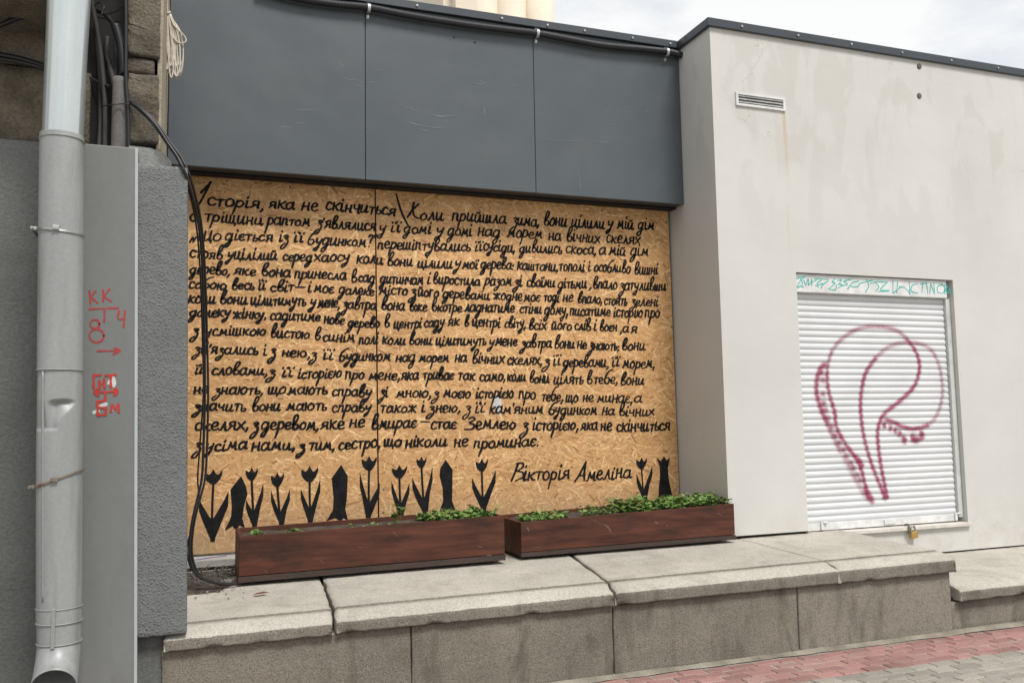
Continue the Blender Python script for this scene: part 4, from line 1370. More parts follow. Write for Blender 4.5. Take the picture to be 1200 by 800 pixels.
def scuffs(root, y, marks):
    M = Marks(y - 0.0012)
    for pts, w in marks:
        M.stroke(spline([xz(*p, y) for p in pts], 5), w, lambda t, d: .3 + .8 * math.sin(math.pi * min(.97, max(.03, t))) * (.7 + .5 * math.sin(19 * t)))
    M.build('scuff', 'scuff', root)


P1 = (-1.008, 0.655, -0.870, -0.40, 0.541, 0.557, 0.816, 0.852)
P2 = (0.792, 2.462, -0.815, -0.30, 0.560, 0.572, 0.794, 0.838)
pl1, _ = planter('planter_box', 'dark red wooden planter on the ledge, mostly bare soil with few seedlings', *P1)
scuffs(pl1, P1[2], [([(375, 655), (379, 660)], .006), ([(460, 622), (466, 628)], .008), ([(420, 640), (424, 641)], .006), ([(560, 640), (566, 641)], .006), ([(310, 668), (314, 671)], .006)])
pl2, _ = planter('planter_box', 'dark red wooden planter on the ledge touching the white wall, filled with green seedlings', *P2)
scuffs(pl2, P2[2], [([(708, 614), (713, 618), (716, 624)], .016), ([(767, 611), (771, 613)], .017), ([(781, 614), (782, 617)], .010), ([(617, 617), (620, 622)], .014), ([(690, 606), (706, 615)], .005), ([(624, 640), (634, 641)], .005), ([(840, 600), (846, 604)], .008)])


def leaf_clump(label, P, x0, x1, v0, v1, n, h, size, cat='seedlings', group='seedlings in the planters', seed=1):
    """Seedlings: thin stems carrying pairs of small lobed leaves. v = 0 front to 1 back of the planter."""
    rng = random.Random(seed)
    V, F, C = [], [], []
    X0, X1, yf, yb_, zb0, zb1, zt0, zt1 = P
    for i in range(n):
        x = rng.uniform(x0, x1); y = yf + .03 + (yb_ - yf - .06) * rng.uniform(v0, v1)
        s = (x - X0) / (X1 - X0)
        z = zt0 + (zt1 - zt0) * s - 0.03
        hh = h * rng.uniform(.35, 1.35) * (0.75 + .5 * noise.noise(Vector((x * 14, y * 14, seed))))
        lx, ly = rng.uniform(-.3, .3) * hh, rng.uniform(-.35, .15) * hh
        top = (x + lx, y + ly, z + hh)
        b = len(V)
        g = rng.uniform(.8, 1.2)
        V += [(x - .0012, y, z), (x + .0012, y, z), (top[0] + .001, top[1], top[2]), (top[0] - .001, top[1], top[2])]
        F.append((b, b + 1, b + 2, b + 3)); C += [(.10, .16, .04)] * 4
        for k in range(rng.randint(3, 6)):
            a = rng.uniform(0, 2 * math.pi); tilt = rng.uniform(-.25, .75)
            f = rng.uniform(.55, 1.0)
            c = np.array([x + lx * f, y + ly * f, z + hh * f])
            d = np.array([math.cos(a) * math.cos(tilt), math.sin(a) * math.cos(tilt), math.sin(tilt)])
            sd_ = np.array([-math.sin(a), math.cos(a), rng.uniform(-.3, .3)])
            L = size * rng.uniform(.4, 1.6); w = L * rng.uniform(.32, .45)
            dn = np.array([0, 0, -L * .15])
            pts = [c, c + d * L * .35 + sd_ * w * .8, c + d * L * .62 + sd_ * w, c + d * L * .85 + sd_ * w * .5 + dn * .5, c + d * L + dn, c + d * L * .85 - sd_ * w * .5 + dn * .5, c + d * L * .62 - sd_ * w, c + d * L * .35 - sd_ * w * .8]
            b = len(V)
            V += [tuple(p) for p in pts]
            F += [(b, b + 1, b + 2, b + 3, b + 4), (b, b + 4, b + 5, b + 6, b + 7)]
            q = rng.uniform(.65, 1.35)
            if rng.random() < .05:
                C += [(.20, .16, .06)] * 8
                continue
            C += [(.105 * q, .20 * q, .042 * q) if rng.random() < .7 else (.17 * q, .26 * q, .070 * q)] * 8
    o = pydata('seedling_clump', V, F, 'leaf')
    a = o.data.color_attributes.new('Col', 'FLOAT_COLOR', 'POINT')
    a.data.foreach_set('color', np.array([(*c, 1) for c in C], np.float32).ravel())
    tag(o, label, cat, group)


def px_x(px, py, y): return at(px, py, y)[0]


ym1, ym2 = -0.75, -0.7
leaf_clump('small green sprout nearest the left end of the left planter', P1, px_x(296, 622, ym1), px_x(309, 622, ym1), .15, .5, 12, .05, .028, seed=2)
leaf_clump('second small green sprout from the left in the left planter', P1, px_x(338, 618, ym1), px_x(349, 618, ym1), .2, .5, 9, .05, .026, seed=3)
leaf_clump('taller pale single seedling standing near the middle of the left planter', P1, px_x(465, 606, ym1), px_x(471, 606, ym1), .4, .6, 7, .12, .034, seed=4)
leaf_clump('tiny pale sprouts scattered left of the tall seedling in the left planter', P1, px_x(405, 612, ym1), px_x(460, 608, ym1), .1, .5, 9, .03, .02, seed=5)
leaf_clump('thick row of green seedlings at the right end of the left planter', P1, px_x(499, 604, ym1), px_x(578, 600, ym1), .05, .95, 210, .062, .030, seed=6)
leaf_clump('bright feathery clump at the left end of the right planter', P2, px_x(614, 598, ym2), px_x(664, 596, ym2), .02, .6, 105, .065, .027, seed=7)
leaf_clump('small low clump between the two larger clumps in the right planter', P2, px_x(688, 594, ym2), px_x(724, 592, ym2), .1, .6, 45, .07, .03, seed=8)
leaf_clump('dense tall mass of seedlings filling the right half of the right planter', P2, px_x(736, 590, ym2), px_x(852, 588, ym2), .02, .98, 420, .085, .034, seed=9)

# ================================================================== OLD BUILDING (left)
old = thing('stone_building', 'old stone building with grey plastered base at the left edge', 'building', (-2.2, -1.2, 0))
YP, YS = -1.45, -1.42
bm = bmesh.new()
grid = 40
rough_box(bm, -5.0, -1.70, YP, -0.9, -0.05, 2.93, 0.09, 0.006, 5)
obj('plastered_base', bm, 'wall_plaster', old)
zr = 2.936
for r, (h, offs) in enumerate(((.40, 0), (.36, .3), (.38, .1), (.42, .35), (.4, .2))):
    x = -4.8 + offs
    while x < -1.86:
        w = 0.62 + .2 * ((r * 7 + int(x * 3)) % 3)
        x1 = min(x + w, -1.80)
        bm = bmesh.new()
        rough_box(bm, x, x1 - .008, YS - 0.004 * ((r + int(x * 5)) % 3), -1.05, zr, zr + h - .005, 0.05, 0.005, 9, 0.006, r + x)
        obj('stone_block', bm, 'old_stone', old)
        x += w
    zr += h
boxes('niche_back', 'dark_gap', old, (-1.86, -1.50, -1.14, -1.05, 2.86, 4.9), (-4.9, -1.62, -1.40, -1.36, 2.9, 4.9))
# stone column right of the cables
zs = [2.925, 3.30, 3.385, 3.80, 4.25, 4.75]
for k, (a, b) in enumerate(zip(zs, zs[1:])):
    bm = bmesh.new()
    off = (0, .02, 0, .006, 0)[k]
    rough_box(bm, -1.625, -1.468 - off * 1.2, -1.60 + off, -1.135, a, b - (.012 if k != 1 else .004), 0.02, 0.007, 11, 0.008, k * 2.3)
    obj('column_stone', bm, 'old_stone', old)
bm = bmesh.new()
rough_box(bm, -1.478, -1.454, -1.575, -0.55, 2.9, 4.9, 0.05, 0.004, 8, 0.003, 3.3)
obj('pale_render_edge', bm, 'pale_stone', old)
# plinth stop with rounded end
bm = bmesh.new()
prof = [(-1.60, 2.70), (-1.60, 2.885), (-1.50, 2.882), (-1.455, 2.870), (-1.425, 2.850), (-1.405, 2.822), (-1.395, 2.790), (-1.393, 2.70)]
for y in (-1.685, -1.25):
    pass
fr = [bm.verts.new((x, -1.67, z)) for x, z in prof]
bk = [bm.verts.new((x, -1.20, z)) for x, z in prof]
bm.faces.new(fr); bm.faces.new(bk[::-1])
for i in range(len(prof)):
    j = (i + 1) % len(prof)
    bm.faces.new((fr[i], bk[i], bk[j], fr[j]))
bmesh.ops.bevel(bm, geom=[e for e in bm.edges if abs(e.verts[0].co.y - e.verts[1].co.y) < .01 and e.verts[0].co.y < -1.5], offset=.01, segments=2, affect='EDGES')
obj('plinth_stop', bm, 'plinth_plaster', old)
# textured pier, leaning very slightly like in the photograph
bm = bmesh.new()
rough_box(bm, -1.56, -1.302, -1.76, -1.45, 0.478, 2.768, 0.018, 0.0032, 38, 0.004, 6.0)
for v in bm.verts:
    v.co.x += (2.77 - v.co.z) * 0.013 - 0.018
obj('textured_pier', bm, 'rough_plaster', old)
bm = bmesh.new()
rough_box(bm, -1.72, -1.392, -1.70, -1.25, -0.02, 0.468, 0.05, 0.006, 9, 0.004, 8.0)
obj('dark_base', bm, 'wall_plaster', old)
# projecting cornice above
bm = bmesh.new()
rough_box(bm, -5.2, -1.97, -1.86, -0.9, 3.50, 4.4, 0.09, 0.01, 6, 0.01, 2.0)
obj('cornice', bm, 'old_stone', old)

# --- drain pipe
pipe = thing('drain_pipe', 'large grey sheet metal drain pipe with dented lower section, in front of the old wall', 'drain pipe', (-1.85, -1.92, 0))
PY = -1.925


def pxr(pl, pr, py):
    a, b = at(pl, py, PY), at(pr, py, PY)
    return (a[0] + b[0]) / 2, (b[0] - a[0]) / 2, (a[2] + b[2]) / 2


def pipe_section(name, rows, mat, dent=False, n=120, sub=10):
    P = spline(rows, sub)
    V, F = [], []
    for (cx, r, z) in P:
        for k in range(n):
            a = 2 * math.pi * k / n
            rr = r * (1 + (0.007 * math.sin(9 * a + .6) + 0.003 * math.sin(17 * a)) * (1 if 'upper' in name else .25))
            if dent:
                # crushed creases on the front
                deg = (math.degrees(a) + 180) % 360 - 180
                wa = max(0, min(1, (deg + 118) / 22, (-38 - deg) / 20))
                edge = 1.592 + 0.010 * math.cos(math.radians(deg + 75) * 2.2)
                foot = 1.455 + 0.0016 * (deg + 118)
                d1 = max(0, min((edge - z) / 0.022, (z - foot) / (edge - foot + .001) * 1.25, 1.0))
                wb = max(0, min(1, (deg + 178) / 30, (-86 - deg) / 16))
                d2 = max(0, min((z - 1.462) / 0.010, (1.60 - z) / 0.14, 1.0))
                rr -= 0.024 * d1 * wa + 0.012 * d2 * wb
            V.append((cx + rr * math.cos(a), PY + rr * math.sin(a), z))
    m = len(P)
    for i in range(m - 1):
        for k in range(n):
            F.append((i * n + k, i * n + (k + 1) % n, (i + 1) * n + (k + 1) % n, (i + 1) * n + k))
    return pydata(name, V, F, mat, pipe, True)


def RW(*rows): return [pxr(*q) for q in rows]


pipe_section('upper_section', RW((66, 124, -420), (62, 117, -240), (57, 109, -60), (55, 106, 0), (52, 101.5, 80), (48.5, 97.5, 165)), 'pipe_galvanised')
pipe_section('middle_section', RW((46.5, 99, 164), (46, 98.3, 170), (44.5, 98, 290), (43, 97.5, 434)), 'pipe_paint')
pipe_section('lower_section', RW((44, 97, 433), (43.2, 97, 470), (42.5, 96.8, 520), (42.2, 96.5, 600), (42.2, 96, 712)), 'pipe_paint', dent=True, sub=40)
pipe_section('joint_collar', RW((41.6, 96.3, 709), (41.8, 96.2, 714), (42.2, 96, 726), (42.6, 95.6, 727), (43.2, 95.3, 751)), 'pipe_paint')
for r in (pxr(46.2, 98.8, 165), pxr(42.6, 97.6, 434), pxr(42, 96.4, 710), pxr(42.2, 96.2, 727), pxr(42.9, 95.7, 751)):
    bm = bmesh.new()
    cx, rr, z = r
    ring = [(cx + (rr + .0012) * math.cos(2 * math.pi * k / 40), PY + (rr + .0012) * math.sin(2 * math.pi * k / 40), z) for k in range(41)]
    tube(bm, ring, 0.0028, 6, False)
    obj('seam_bead', bm, 'pipe_paint', pipe)
# shoe: flared short elbow kicking toward the street
cx, rr, z = pxr(43.5, 95, 752)
rows = []
for i in range(9):
    s = i / 8
    ang = R(66) * s
    yy = PY - 0.165 * (1 - math.cos(ang)) - 0.03 * s
    zz_ = z - 0.165 * math.sin(ang) - .01 * s
    rows.append((cx - .002 * s, yy, zz_, ang, rr * (1 + 0.04 * s)))
V, F = [], []
n = 48
for (x, y, zc, ang, r_) in rows:
    for k in range(n):
        a = 2 * math.pi * k / n
        u, v = math.cos(a) * r_, math.sin(a) * r_
        V.append((x + u, y + v * math.cos(ang), zc - v * math.sin(ang)))
m = len(rows)
for i in range(m - 1):
    for k in range(n):
        F.append((i * n + k, i * n + (k + 1) % n, (i + 1) * n + (k + 1) % n, (i + 1) * n + k))
b0 = len(V)
for (x, y, zc, ang, r_) in rows:
    for k in range(n):
        a = 2 * math.pi * k / n
        u, v = math.cos(a) * (r_ - .003), math.sin(a) * (r_ - .003)
        V.append((x + u, y + v * math.cos(ang), zc - v * math.sin(ang)))
for i in range(m - 1):
    for k in range(n):
        F.append((b0 + i * n + (k + 1) % n, b0 + i * n + k, b0 + (i + 1) * n + k, b0 + (i + 1) * n + (k + 1) % n))
for k in range(n):
    F.append(((m - 1) * n + k, (m - 1) * n + (k + 1) % n, b0 + (m - 1) * n + (k + 1) % n, b0 + (m - 1) * n + k))
pydata('outlet_elbow', V, F, 'pipe_paint', pipe, True)
# upright lock seam of the lower section
bm = bmesh.new()
pts = []
for py in range(436, 708, 8):
    cx, rr, z = pxr(43, 97, py)
    a = R(-128)
    dd = 0
    pts.append((cx + (rr + .001) * math.cos(a), PY + (rr + .001) * math.sin(a), z))
tube(bm, pts, 0.0045, 6)
obj('lock_seam', bm, 'pipe_paint', pipe)
cx, rr, z = pxr(42.5, 96, 731)
a = R(-98)
bm = bmesh.new()
box(bm, cx + rr * math.cos(a) - .008, cx + rr * math.cos(a) + .008, PY + rr * math.sin(a) - .007, PY + rr * math.sin(a) + .010, z - .085, z + .085, .002)
obj('seam_strip', bm, 'pipe_paint', pipe)
# straps
for (py, tl, mat) in ((272, 0.010, 'steel'), (560, -0.035, 'rusty_steel')):
    cx, rr, z = pxr(44.5 if py < 400 else 42.3, 98 if py < 400 else 96.6, py)
    bm = bmesh.new()
    ring = []
    for k in range(41):
        a = R(-190) + R(200) * k / 40
        ring.append((cx + (rr + .004) * math.cos(a), PY + (rr + .004) * math.sin(a), z - tl * math.cos(a) + .010 * math.sin(a) * (1 if py < 400 else 0)))
    for dz in (-.003, 0.0, .003):
        tube(bm, [(p[0], p[1], p[2] + dz) for p in ring], 0.0026, 6)
    st = obj('strap', bm, mat, pipe)
    bm = bmesh.new()
    x0 = cx - rr - .004
    box(bm, x0 - .026, x0 + .008, PY - .010, PY + .010, z + tl - .008, z + tl + .007, .002)
    tube(bm, [(x0 - .018, PY - .03, z + tl), (x0 - .018, PY + .03, z + tl)], .006, 8)
    obj('strap_bolt', bm, mat, st)
    bm = bmesh.new()
    a = R(-95)
    box(bm, cx + rr * math.cos(a) - .014, cx + rr * math.cos(a) + .014, PY + rr * math.sin(a) - .014, PY + rr * math.sin(a) - .006, z - .010, z + .009, .002)
    obj('strap_lug', bm, mat, st)
    tube_obj('wall_hook', [(x0 - .02, PY, z + tl), (x0 - .02, YP + .01, z + tl - .01)], .007, 'rusty_steel', st, 8, 2)

# --- sheet metal cable cover
cov = thing('cable_cover', 'tall grey metal cable cover with red painted utility marks beside the drain pipe', 'cable cover', (-1.66, -1.6, 0))
BX0, BX1, BF = -1.815, -1.548, -1.775
bm = bmesh.new()
box(bm, BX0, BX1, BF, -1.455, 0.012, 2.842, 0.004)
for v in bm.verts:
    v.co.x += (2.84 - v.co.z) * 0.018 - 0.004
obj('cover_sheet', bm, 'box_paint', cov)
bm = bmesh.new()
box(bm, BX1 - .013, BX1 + .001, BF - .004, BF - .0005, 0.012, 2.842, 0.001, 1)
for v in bm.verts:
    v.co.x += (2.84 - v.co.z) * 0.018 - 0.004
obj('folded_edge', bm, 'box_edge', cov)
zr_ = zoomed(95, 330, 4.707)


def red(strokes, w, mat, name, y=BF - 0.0012):
    M = Marks(y)
    for s in strokes:
        M.stroke(spline([xz(*zr_(*p), BF) for p in s], 6), w, lambda t, d: .85 + .25 * math.sin(9 * t))
    M.build(name, mat, cov)


loop = lambda cx, cz, rx, rz, a0=0: [(cx + rx * math.cos(R(a0 + k * 36)), cz + rz * math.sin(R(a0 + k * 36))) for k in range(11)]
red([[(46, 50), (52, 120)], [(82, 52), (54, 85)], [(54, 85), (92, 118)], [(122, 45), (122, 110)], [(160, 40), (124, 82)], [(124, 82), (166, 108)], [(45, 152), (120, 148), (205, 145)],
     [(130, 152), (128, 222)], [(210, 160), (205, 205), (240, 205)], [(243, 160), (235, 250)], loop(76, 234, 26, 24), loop(86, 298, 40, 36), [(90, 382), (215, 380)], [(185, 366), (216, 380), (178, 400)]],
    0.0095, 'red_marker', 'marker_writing')
M = Marks(BF - 0.0008)
M.fill([xz(*zr_(*p), BF) for p in ((172, 505), (188, 530), (195, 560), (185, 585), (165, 575), (142, 562), (150, 545), (165, 530))])
M.stroke([xz(*zr_(*p), BF) for p in ((72, 720), (95, 713))], .016)
M.stroke([xz(*zr_(*p), BF) for p in ((105, 690), (135, 675))], .02)
M.stroke([xz(*zr_(*p), BF) for p in ((170, 710), (200, 690))], .014)
M.build('white_dab', 'white_dab', cov)
red([[(70, 585), (70, 515)], [(70, 516), (108, 515)], [(135, 517), (190, 513)], [(164, 515), (164, 580)], [(102, 545), (102, 588)], [(102, 566), (126, 562)], [(128, 535), (130, 585)],
     [(78, 609), (198, 604)], [(92, 592), (72, 609), (96, 628)], [(186, 588), (204, 604), (184, 624)], [(135, 606), (134, 645)], [(88, 660), (134, 655)], [(90, 660), (92, 736)], [(92, 736), (136, 732)],
     [(136, 732), (138, 695)], [(138, 695), (94, 694)], [(166, 716), (172, 680)], [(172, 680), (186, 702)], [(186, 702), (206, 676)], [(206, 676), (208, 718)]], 0.0122, 'red_paint', 'painted_marks', BF - 0.0026)

# --- cables and conduits in the niche
tag(tube_obj('conduit_pipe', [at(141, 92, -1.60), at(140, 130, -1.60), at(138.5, 190, -1.60)], 0.036, 'conduit', None, 18, 6), 'short thick dusty conduit pipe standing in the open top of the cable cover', 'conduit')


def cable(label, pts, r, mat='black_cable', cat='cable', name='cable', n=8):
    o = tube_obj(name, pts, r, mat, None, n, 8)
    tag(o, label, cat, 'cables on the old building')
    return o


cable('dusty straight cable rising just right of the drain pipe', [at(105, -30, -1.5), at(109, 10, -1.5), at(115, 40, -1.5), at(120, 80, -1.52), at(123, 120, -1.54), at(123, 190, -1.56)], 0.013, 'dusty_cable')
cable('thick black cable bending down into the dusty conduit', [at(112, 12, -1.45), at(122, 16, -1.5), at(131, 26, -1.56), at(136, 34, -1.60), at(142, 60, -1.6), at(144, 100, -1.6)], 0.013)
cable('black sleeved cable end above the conduit', [at(135, 30, -1.61), at(139, 42, -1.61), at(143, 62, -1.61), at(145.5, 88, -1.61)], 0.024)
cable('thin black cable running straight up beside the stone column', [at(147, -30, -1.64), at(147.5, 40, -1.64), at(147.5, 92, -1.64), at(150, 130, -1.64), at(151, 185, -1.64)], 0.010)
cable('dark cable between the pipe and the conduit', [at(113, 45, -1.4), at(117, 90, -1.42), at(118, 140, -1.5), at(115, 190, -1.56)], 0.011, 'dusty_cable')
cable('short dark cable behind the sleeve entering the conduit', [at(126, 44, -1.4), at(125, 62, -1.44), at(131, 85, -1.55), at(134, 100, -1.58)], 0.013, 'dusty_cable')
cable('grey cable standing behind the sleeved cable', [at(135.5, 52, -1.5), at(136, 70, -1.52), at(135.5, 95, -1.56)], 0.011, 'dusty_cable')
cable('looped thin wire at the top of the niche', [at(108, 10, -1.5), at(116, 3, -1.52), at(122, 8, -1.55), at(120, 17, -1.56), at(135, 14, -1.6), at(146, 6, -1.63)], 0.004)
cable('thin wire crossing the stone column below the roof', [at(112, 20, -1.45), at(130, 24, -1.55), at(155, 29, -1.625), at(170, 34, -1.625)], 0.003)
cable('pair of thin wires slanting from the pipe to the conduit', [at(100, 88, -1.40), at(112, 94, -1.45), at(128, 101, -1.58)], 0.005, 'dusty_cable')
cable('thin binding wire tied round the conduit', [at(118, 125, -1.58), at(128, 123, -1.645), at(140, 122, -1.65), at(150, 122, -1.66), at(156, 124, -1.64)], 0.003)
cable('thick black cable bundle crossing the stone wall left of the drain pipe', [at(-40, 60, -1.47), at(0, 65, -1.47), at(25, 70, -1.47), at(55, 79, -1.47), at(80, 86, -1.46)], 0.017)
cable('second black cable of the bundle left of the drain pipe', [at(-40, 63, -1.49), at(0, 69, -1.49), at(25, 73.5, -1.49), at(55, 81, -1.49), at(80, 87, -1.48)], 0.010)
cable('black cable sagging under the cornice at the top left corner', [at(-30, 44, -1.60), at(0, 30, -1.60), at(20, 22, -1.60), at(45, 16, -1.6), at(70, 14, -1.6)], 0.012)

# hanging cables that run down across the painted board to the ledge
hang = [(153, 119, -1.66), (168, 131, -1.70), (183, 147, -1.72), (197, 168, -1.74), (208, 184, -1.76), (217, 203, -1.77), (224, 225, -1.70), (231, 252, -1.55), (235.5, 285, -1.42), (238, 330, -1.30), (239.5, 400, -1.15), (240, 460, -1.08),
        (238.5, 520, -1.02), (236.5, 560, -1.0), (231, 585, -1.0), (225, 612, -1.0), (222, 640, -0.98), (224, 660, -0.96), (231, 673, -0.95), (244, 680, -0.93), (262, 684, -0.90), (280, 683, -0.86), (296, 680, -0.80)]
for lab, dx, dy_, r, tail in (('thick black cable hanging over the left edge of the painted board', 0, 0, 0.0075, 0),
                              ('second black cable hanging close beside the first', 3.4, .02, 0.0065, 4),
                              ('thinner black cable hanging behind, bowing out to the left near the ledge', -2.4, .05, 0.005, -3)):
    P = []
    for i, (x, y, Y) in enumerate(hang):
        k = math.sin(i * .9 + dx) * (0.8 if dx else 0)
        if dx < 0 and 12 <= i <= 15:
            k += -2.5 if i < 14 else 5
        z = at(x + dx + k, y + (tail if i > 17 else 0) * .3, Y + dy_)
        if i > 17:
            z[2] = max(z[2], ltop(z[0], z[1]) + .010)
        P.append(z)
    cable(lab, P, r, 'black_cable')

# coil of pale cord hanging from the gap
coil = thing('cord_coil', 'hanging hank of pale cord tied at the top, beside the dark fascia', 'cord', (-1.42, -0.9, 3.6))
bm = bmesh.new()
rngc = random.Random(4)
CY = -0.95
for i in range(17):
    tx = 197.5 + rngc.uniform(-2, 2)
    bx, by = 203 + rngc.uniform(-9, 8), 86 + rngc.uniform(-11, 6)
    lw = rngc.uniform(1.5, 5)
    ty = 16
    Y = CY + rngc.uniform(-.02, .02)
    pts = [at(tx, ty, Y), at(bx - lw - 1, 40 + rngc.uniform(-6, 6), Y), at(bx - lw, by - 16, Y), at(bx, by, Y), at(bx + lw, by - 14, Y), at(bx + lw - 2, 42 + rngc.uniform(-6, 6), Y), at(tx + 1, ty + 1, Y)]
    tube(bm, spline(pts, 8), 0.0042, 6)
obj('hank', bm, 'cord', coil)
tube_obj('loose_loop', [at(198, 17, CY - .02), at(204, 30, CY - .02), at(211, 37, CY - .025), at(217, 44, CY - .025), at(217.5, 49, CY - .025), at(212, 51, CY - .02), at(206, 48, CY - .02), at(200, 40, CY - .02)], 0.0042, 'cord', coil, 6)
tube_obj('tie', [at(193.5, 15, CY - .02), at(197, 15.5, CY - .028), at(199.5, 14, CY - .02)], 0.0055, 'cord', coil, 6)
tube_obj('suspension_line', [at(196.5, -30, CY), at(196.3, 0, CY), at(196.6, 16, CY)], 0.003, 'cord', coil, 6)

# --- corrugated cable conduit along the fascia top
cor = thing('corrugated_conduit', 'black corrugated conduit clipped along the top of the dark fascia', 'conduit', (1.0, -0.27, 4.4))
CYY = -0.262
path = spline([at(300, -14, CYY), at(345, -2, CYY), at(390, 5, CYY), at(430, 9, CYY), at(480, 18.5, CYY), at(545, 29, CYY), at(600, 36, CYY), at(630, 39.5, CYY), at(665, 46, CYY), at(707, 53.5, CYY), at(750, 57.5, CYY), at(782, 61, CYY),
               at(795, 64, CYY), at(806, 67.5, CYY)], 10)
res = []
for a, b in zip(path, path[1:]):
    L = np.linalg.norm(b - a)
    m = max(1, int(round(L / 0.004)))
    for i in range(m):
        res.append(a + (b - a) * i / m)
bm = bmesh.new()
tube(bm, res, .028, 14, True, lambda i: 0.0285 if (i % 4) < 2 else 0.0245)
obj('conduit_tube', bm, 'black_plastic', cor)
for (px, py) in ((432, 10), (629.5, 39.5), (781.5, 61.5)):
    c = at(px, py, CYY)
    bm = bmesh.new()
    for dx in (-.008, -.0027, .0027, .008):
        ring = [(c[0] + dx, CYY + .0305 * math.cos(R(a)), c[2] + .0315 * math.sin(R(a))) for a in range(60, 301, 15)]
        tube(bm, ring, .0035, 6)
    box(bm, c[0] - .010, c[0] + .010, -dF - .006, -dF - .0005, c[2] + .028, c[2] + .062, .002)
    box(bm, c[0] - .010, c[0] + .010, -dF - .006, -dF - .0005, c[2] - .064, c[2] - .028, .002)
    tube(bm, [(c[0], -dF - .014, c[2] - .050), (c[0], -dF - .004, c[2] - .050)], .009, 8)
    tube(bm, [(c[0], -dF - .014, c[2] + .050), (c[0], -dF - .004, c[2] + .050)], .009, 8)
    obj('clip', bm, 'zinc', cor)
for (px, py) in ((532, 44), (556.5, 50)):
    c = xz(px, py, -dF)
    bm = bmesh.new(); disc(bm, c, 0.008, -dF - 0.0015, -dF + 0.004, 10); obj('screw_hole', bm, 'dark_gap', shop)

# --- padlock below the shutter sill
PLY = -dW - 0.035
plk = thing('padlock', 'small brass padlock hanging under the shutter sill', 'padlock', tuple(at(1069, 624, PLY)))
c0 = at(1065.5, 616, PLY)
tube_obj('staple', [(c0[0] - .006, -dW + .004, c0[2] + .006), (c0[0] - .004, PLY + .004, c0[2] + .008), (c0[0] - .004, PLY, c0[2] - .03), (c0[0] - .004, PLY + .004, c0[2] - .055)], .010, 'rusty_steel', plk, 8, 6)
c1 = at(1071, 626, PLY)
bm = bmesh.new()
box(bm, c1[0] - .032, c1[0] + .032, PLY - .014, PLY + .012, c1[2] - .030, c1[2] + .028, .006)
bmesh.ops.rotate(bm, cent=c1, matrix=Matrix.Rotation(R(-10), 3, 'Y'), verts=bm.verts)
obj('lock_body', bm, 'brass', plk)
tube_obj('shackle', [(c1[0] - .024, PLY, c1[2] + .02), (c1[0] - .026, PLY, c1[2] + .05), (c1[0] - .012, PLY, c1[2] + .072), (c1[0] + .010, PLY, c1[2] + .066), (c1[0] + .018, PLY, c1[2] + .045), (c1[0] + .018, PLY, c1[2] + .02)], .0055, 'steel', plk, 8, 6)

# --- litter at the left end of the ledge
brd = thing('wooden_offcut', 'grey wooden offcut with a blue stripe lying at the foot of the painted board', 'board', (-1.1, -0.2, .55))
bm = bmesh.new()
box(bm, -1.34, -0.88, -0.22, -0.02, 0.555, 0.600, .003)
obj('plank', bm, 'grey_board', brd)
bm = bmesh.new()
a, b = on_z(236, 664, .602), on_z(268, 656, .602)
a[1], b[1] = -0.18, -0.06
d = Vector(b) - Vector(a); s = Vector((0, .012, 0))
quad(bm, Vector(a) - s + Vector((-.06, 0, .0)), Vector(b) - s, Vector(b) + s, Vector(a) + s + Vector((-.06, 0, .0)))
obj('blue_stripe', bm, 'blue_paint', brd)
bm = bmesh.new()
nx_, ny_ = 40, 50
G = [[None] * (ny_ + 1) for _ in range(nx_ + 1)]
for i in range(nx_ + 1):
    for j in range(ny_ + 1):
        u, v = i / nx_, j / ny_
        x = -1.35 + (.36 + .10 * noise.noise(Vector((v * 4, 7.7, 0))) - .14 * (1 - v)) * u
        y = -.97 + .74 * v + .05 * noise.noise(Vector((u * 5, 1.5, 0))) * (1 - v)
        e = min(1, u * 6, (1 - u) * 6, v * 6, (1 - v) * 6)
        h = (.006 + .010 * noise.noise(Vector((x * 14, y * 14, 0))) + .007 * noise.noise(Vector((x * 50, y * 50, 1)))) * e - .006 * (1 - e)
        G[i][j] = bm.verts.new((x, y, ltop(x, y) + h))
for i in range(nx_):
    for j in range(ny_):
        bm.faces.new((G[i][j], G[i + 1][j], G[i + 1][j + 1], G[i][j + 1])).smooth = True
tag(obj('dirt', bm, 'soil'), 'thin drift of dark dirt gathered behind the pier at the left end of the ledge', 'dirt', None, 'stuff')
bm = bmesh.new()
rngd = random.Random(9)
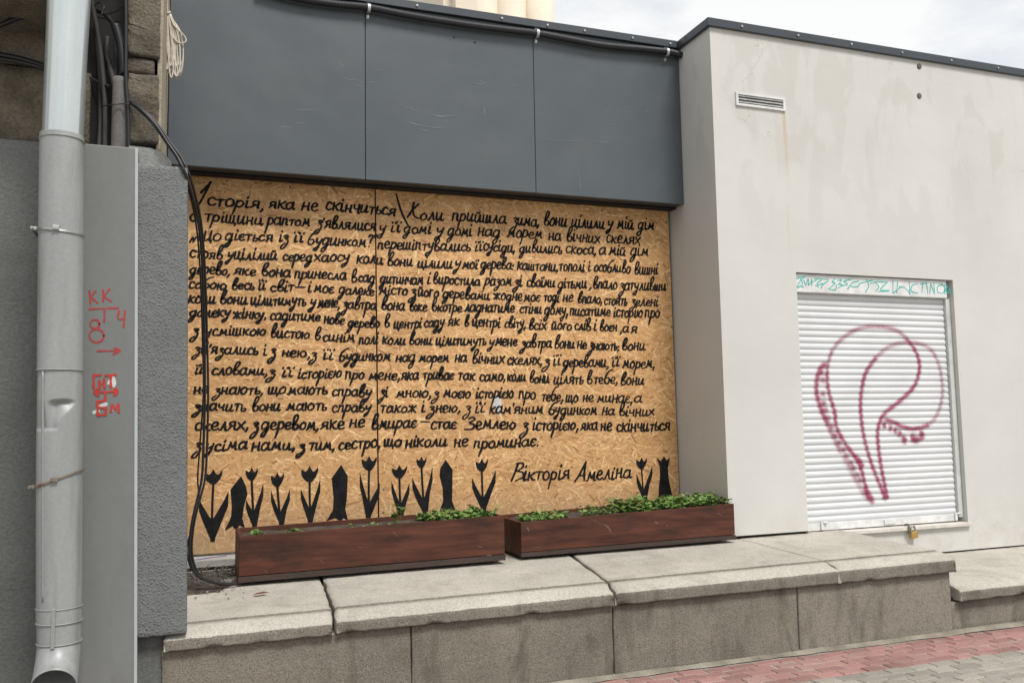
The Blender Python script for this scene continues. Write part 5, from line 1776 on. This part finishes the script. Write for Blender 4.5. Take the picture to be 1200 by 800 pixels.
for i in range(150):
    x = rngd.uniform(-1.33, -0.98) if i < 170 else rngd.uniform(-1.30, -.7); y = rngd.uniform(-1.25, -.20) if i < 170 else rngd.uniform(-1.0, -.88)
    if y < -1.0 and rngd.random() < .4:
        y += .4
    s = rngd.choice((.002, .0025, .003, .004, .005, .007))
    t = bmesh.new()
    bmesh.ops.create_icosphere(t, subdivisions=1, radius=s)
    sx, sy = rngd.uniform(.6, 1.8), rngd.uniform(.6, 1.5)
    for v in t.verts:
        v.co = Vector((v.co.x * sx, v.co.y * sy, v.co.z * .7)) + Vector((x, y, ltop(x, y) + s * .3)) + Vector(noise.noise_vector(v.co * 90 + Vector((i, 0, 0)))) * s * .4
    join(bm, t)
tag(obj('rubble', bm, 'rubble'), 'crumbs of plaster and grit scattered on the left end of the ledge', 'rubble', None, 'stuff')
bm = bmesh.new()
for i in range(170):
    x, y = rngd.uniform(-1.32, -1.0), rngd.uniform(-0.85, -.23)
    a = rngd.uniform(0, 6.28); L = rngd.uniform(.02, .07)
    z = ltop(x, y) + rngd.uniform(.002, .02)
    tube(bm, [(x, y, z), (x + L * .5 * math.cos(a), y + L * .5 * math.sin(a), z + rngd.uniform(0, .02)), (x + L * math.cos(a), y + L * math.sin(a), z)], rngd.uniform(.001, .003), 4)
tag(obj('dry_twigs', bm, 'conduit'), 'dark litter of twigs and dead leaves between the offcut and the ledge edge', 'litter', None, 'stuff')
c = on_z(305, 696, ltop(-0.91, -1.2) + .004)
bm = bmesh.new()
pts = [(-.045, -.012, 0), (-.02, -.022, .006), (.02, -.012, .010), (.05, .012, .004), (.02, .020, .012), (-.02, .008, .008)]
bm.faces.new([bm.verts.new(Vector(c) + Vector(p)) for p in pts])
bmesh.ops.solidify(bm, geom=bm.faces[:], thickness=.0015)
tag(obj('dry_leaf', bm, 'dry_leaf'), 'small curled reddish dry leaf lying on the ledge', 'leaf')

# ================================================================== FAR BUILDING
far = thing('tall_building', 'pale beige tall building with round columns rising behind the dark fascia', 'building', (9, 18, 0))
FY = 16.0
x0 = at(525, 0, FY)[0]; x1 = at(585, 10, FY)[0]; x2 = at(650, 20, FY)[0]
boxes('wall', 'tower_render', far, (x0 - .0, x2 - .3, FY + .5, FY + 9, 0, 19))
boxes('cross_wall', 'tower_render', far, (x0 + .25, x0 + .95, FY + .1, FY + .55, 0, 19))
cw = (x2 - x1)
for cxx, r in ((x1 - .35, .42), (x1 + cw * .28, cw * .27), (x1 + cw * .80, cw * .26)):
    bm = bmesh.new()
    tube(bm, [(cxx, FY + .4, 0), (cxx, FY + .4, 19)], r, 32)
    obj('column', bm, 'tower_render', far)
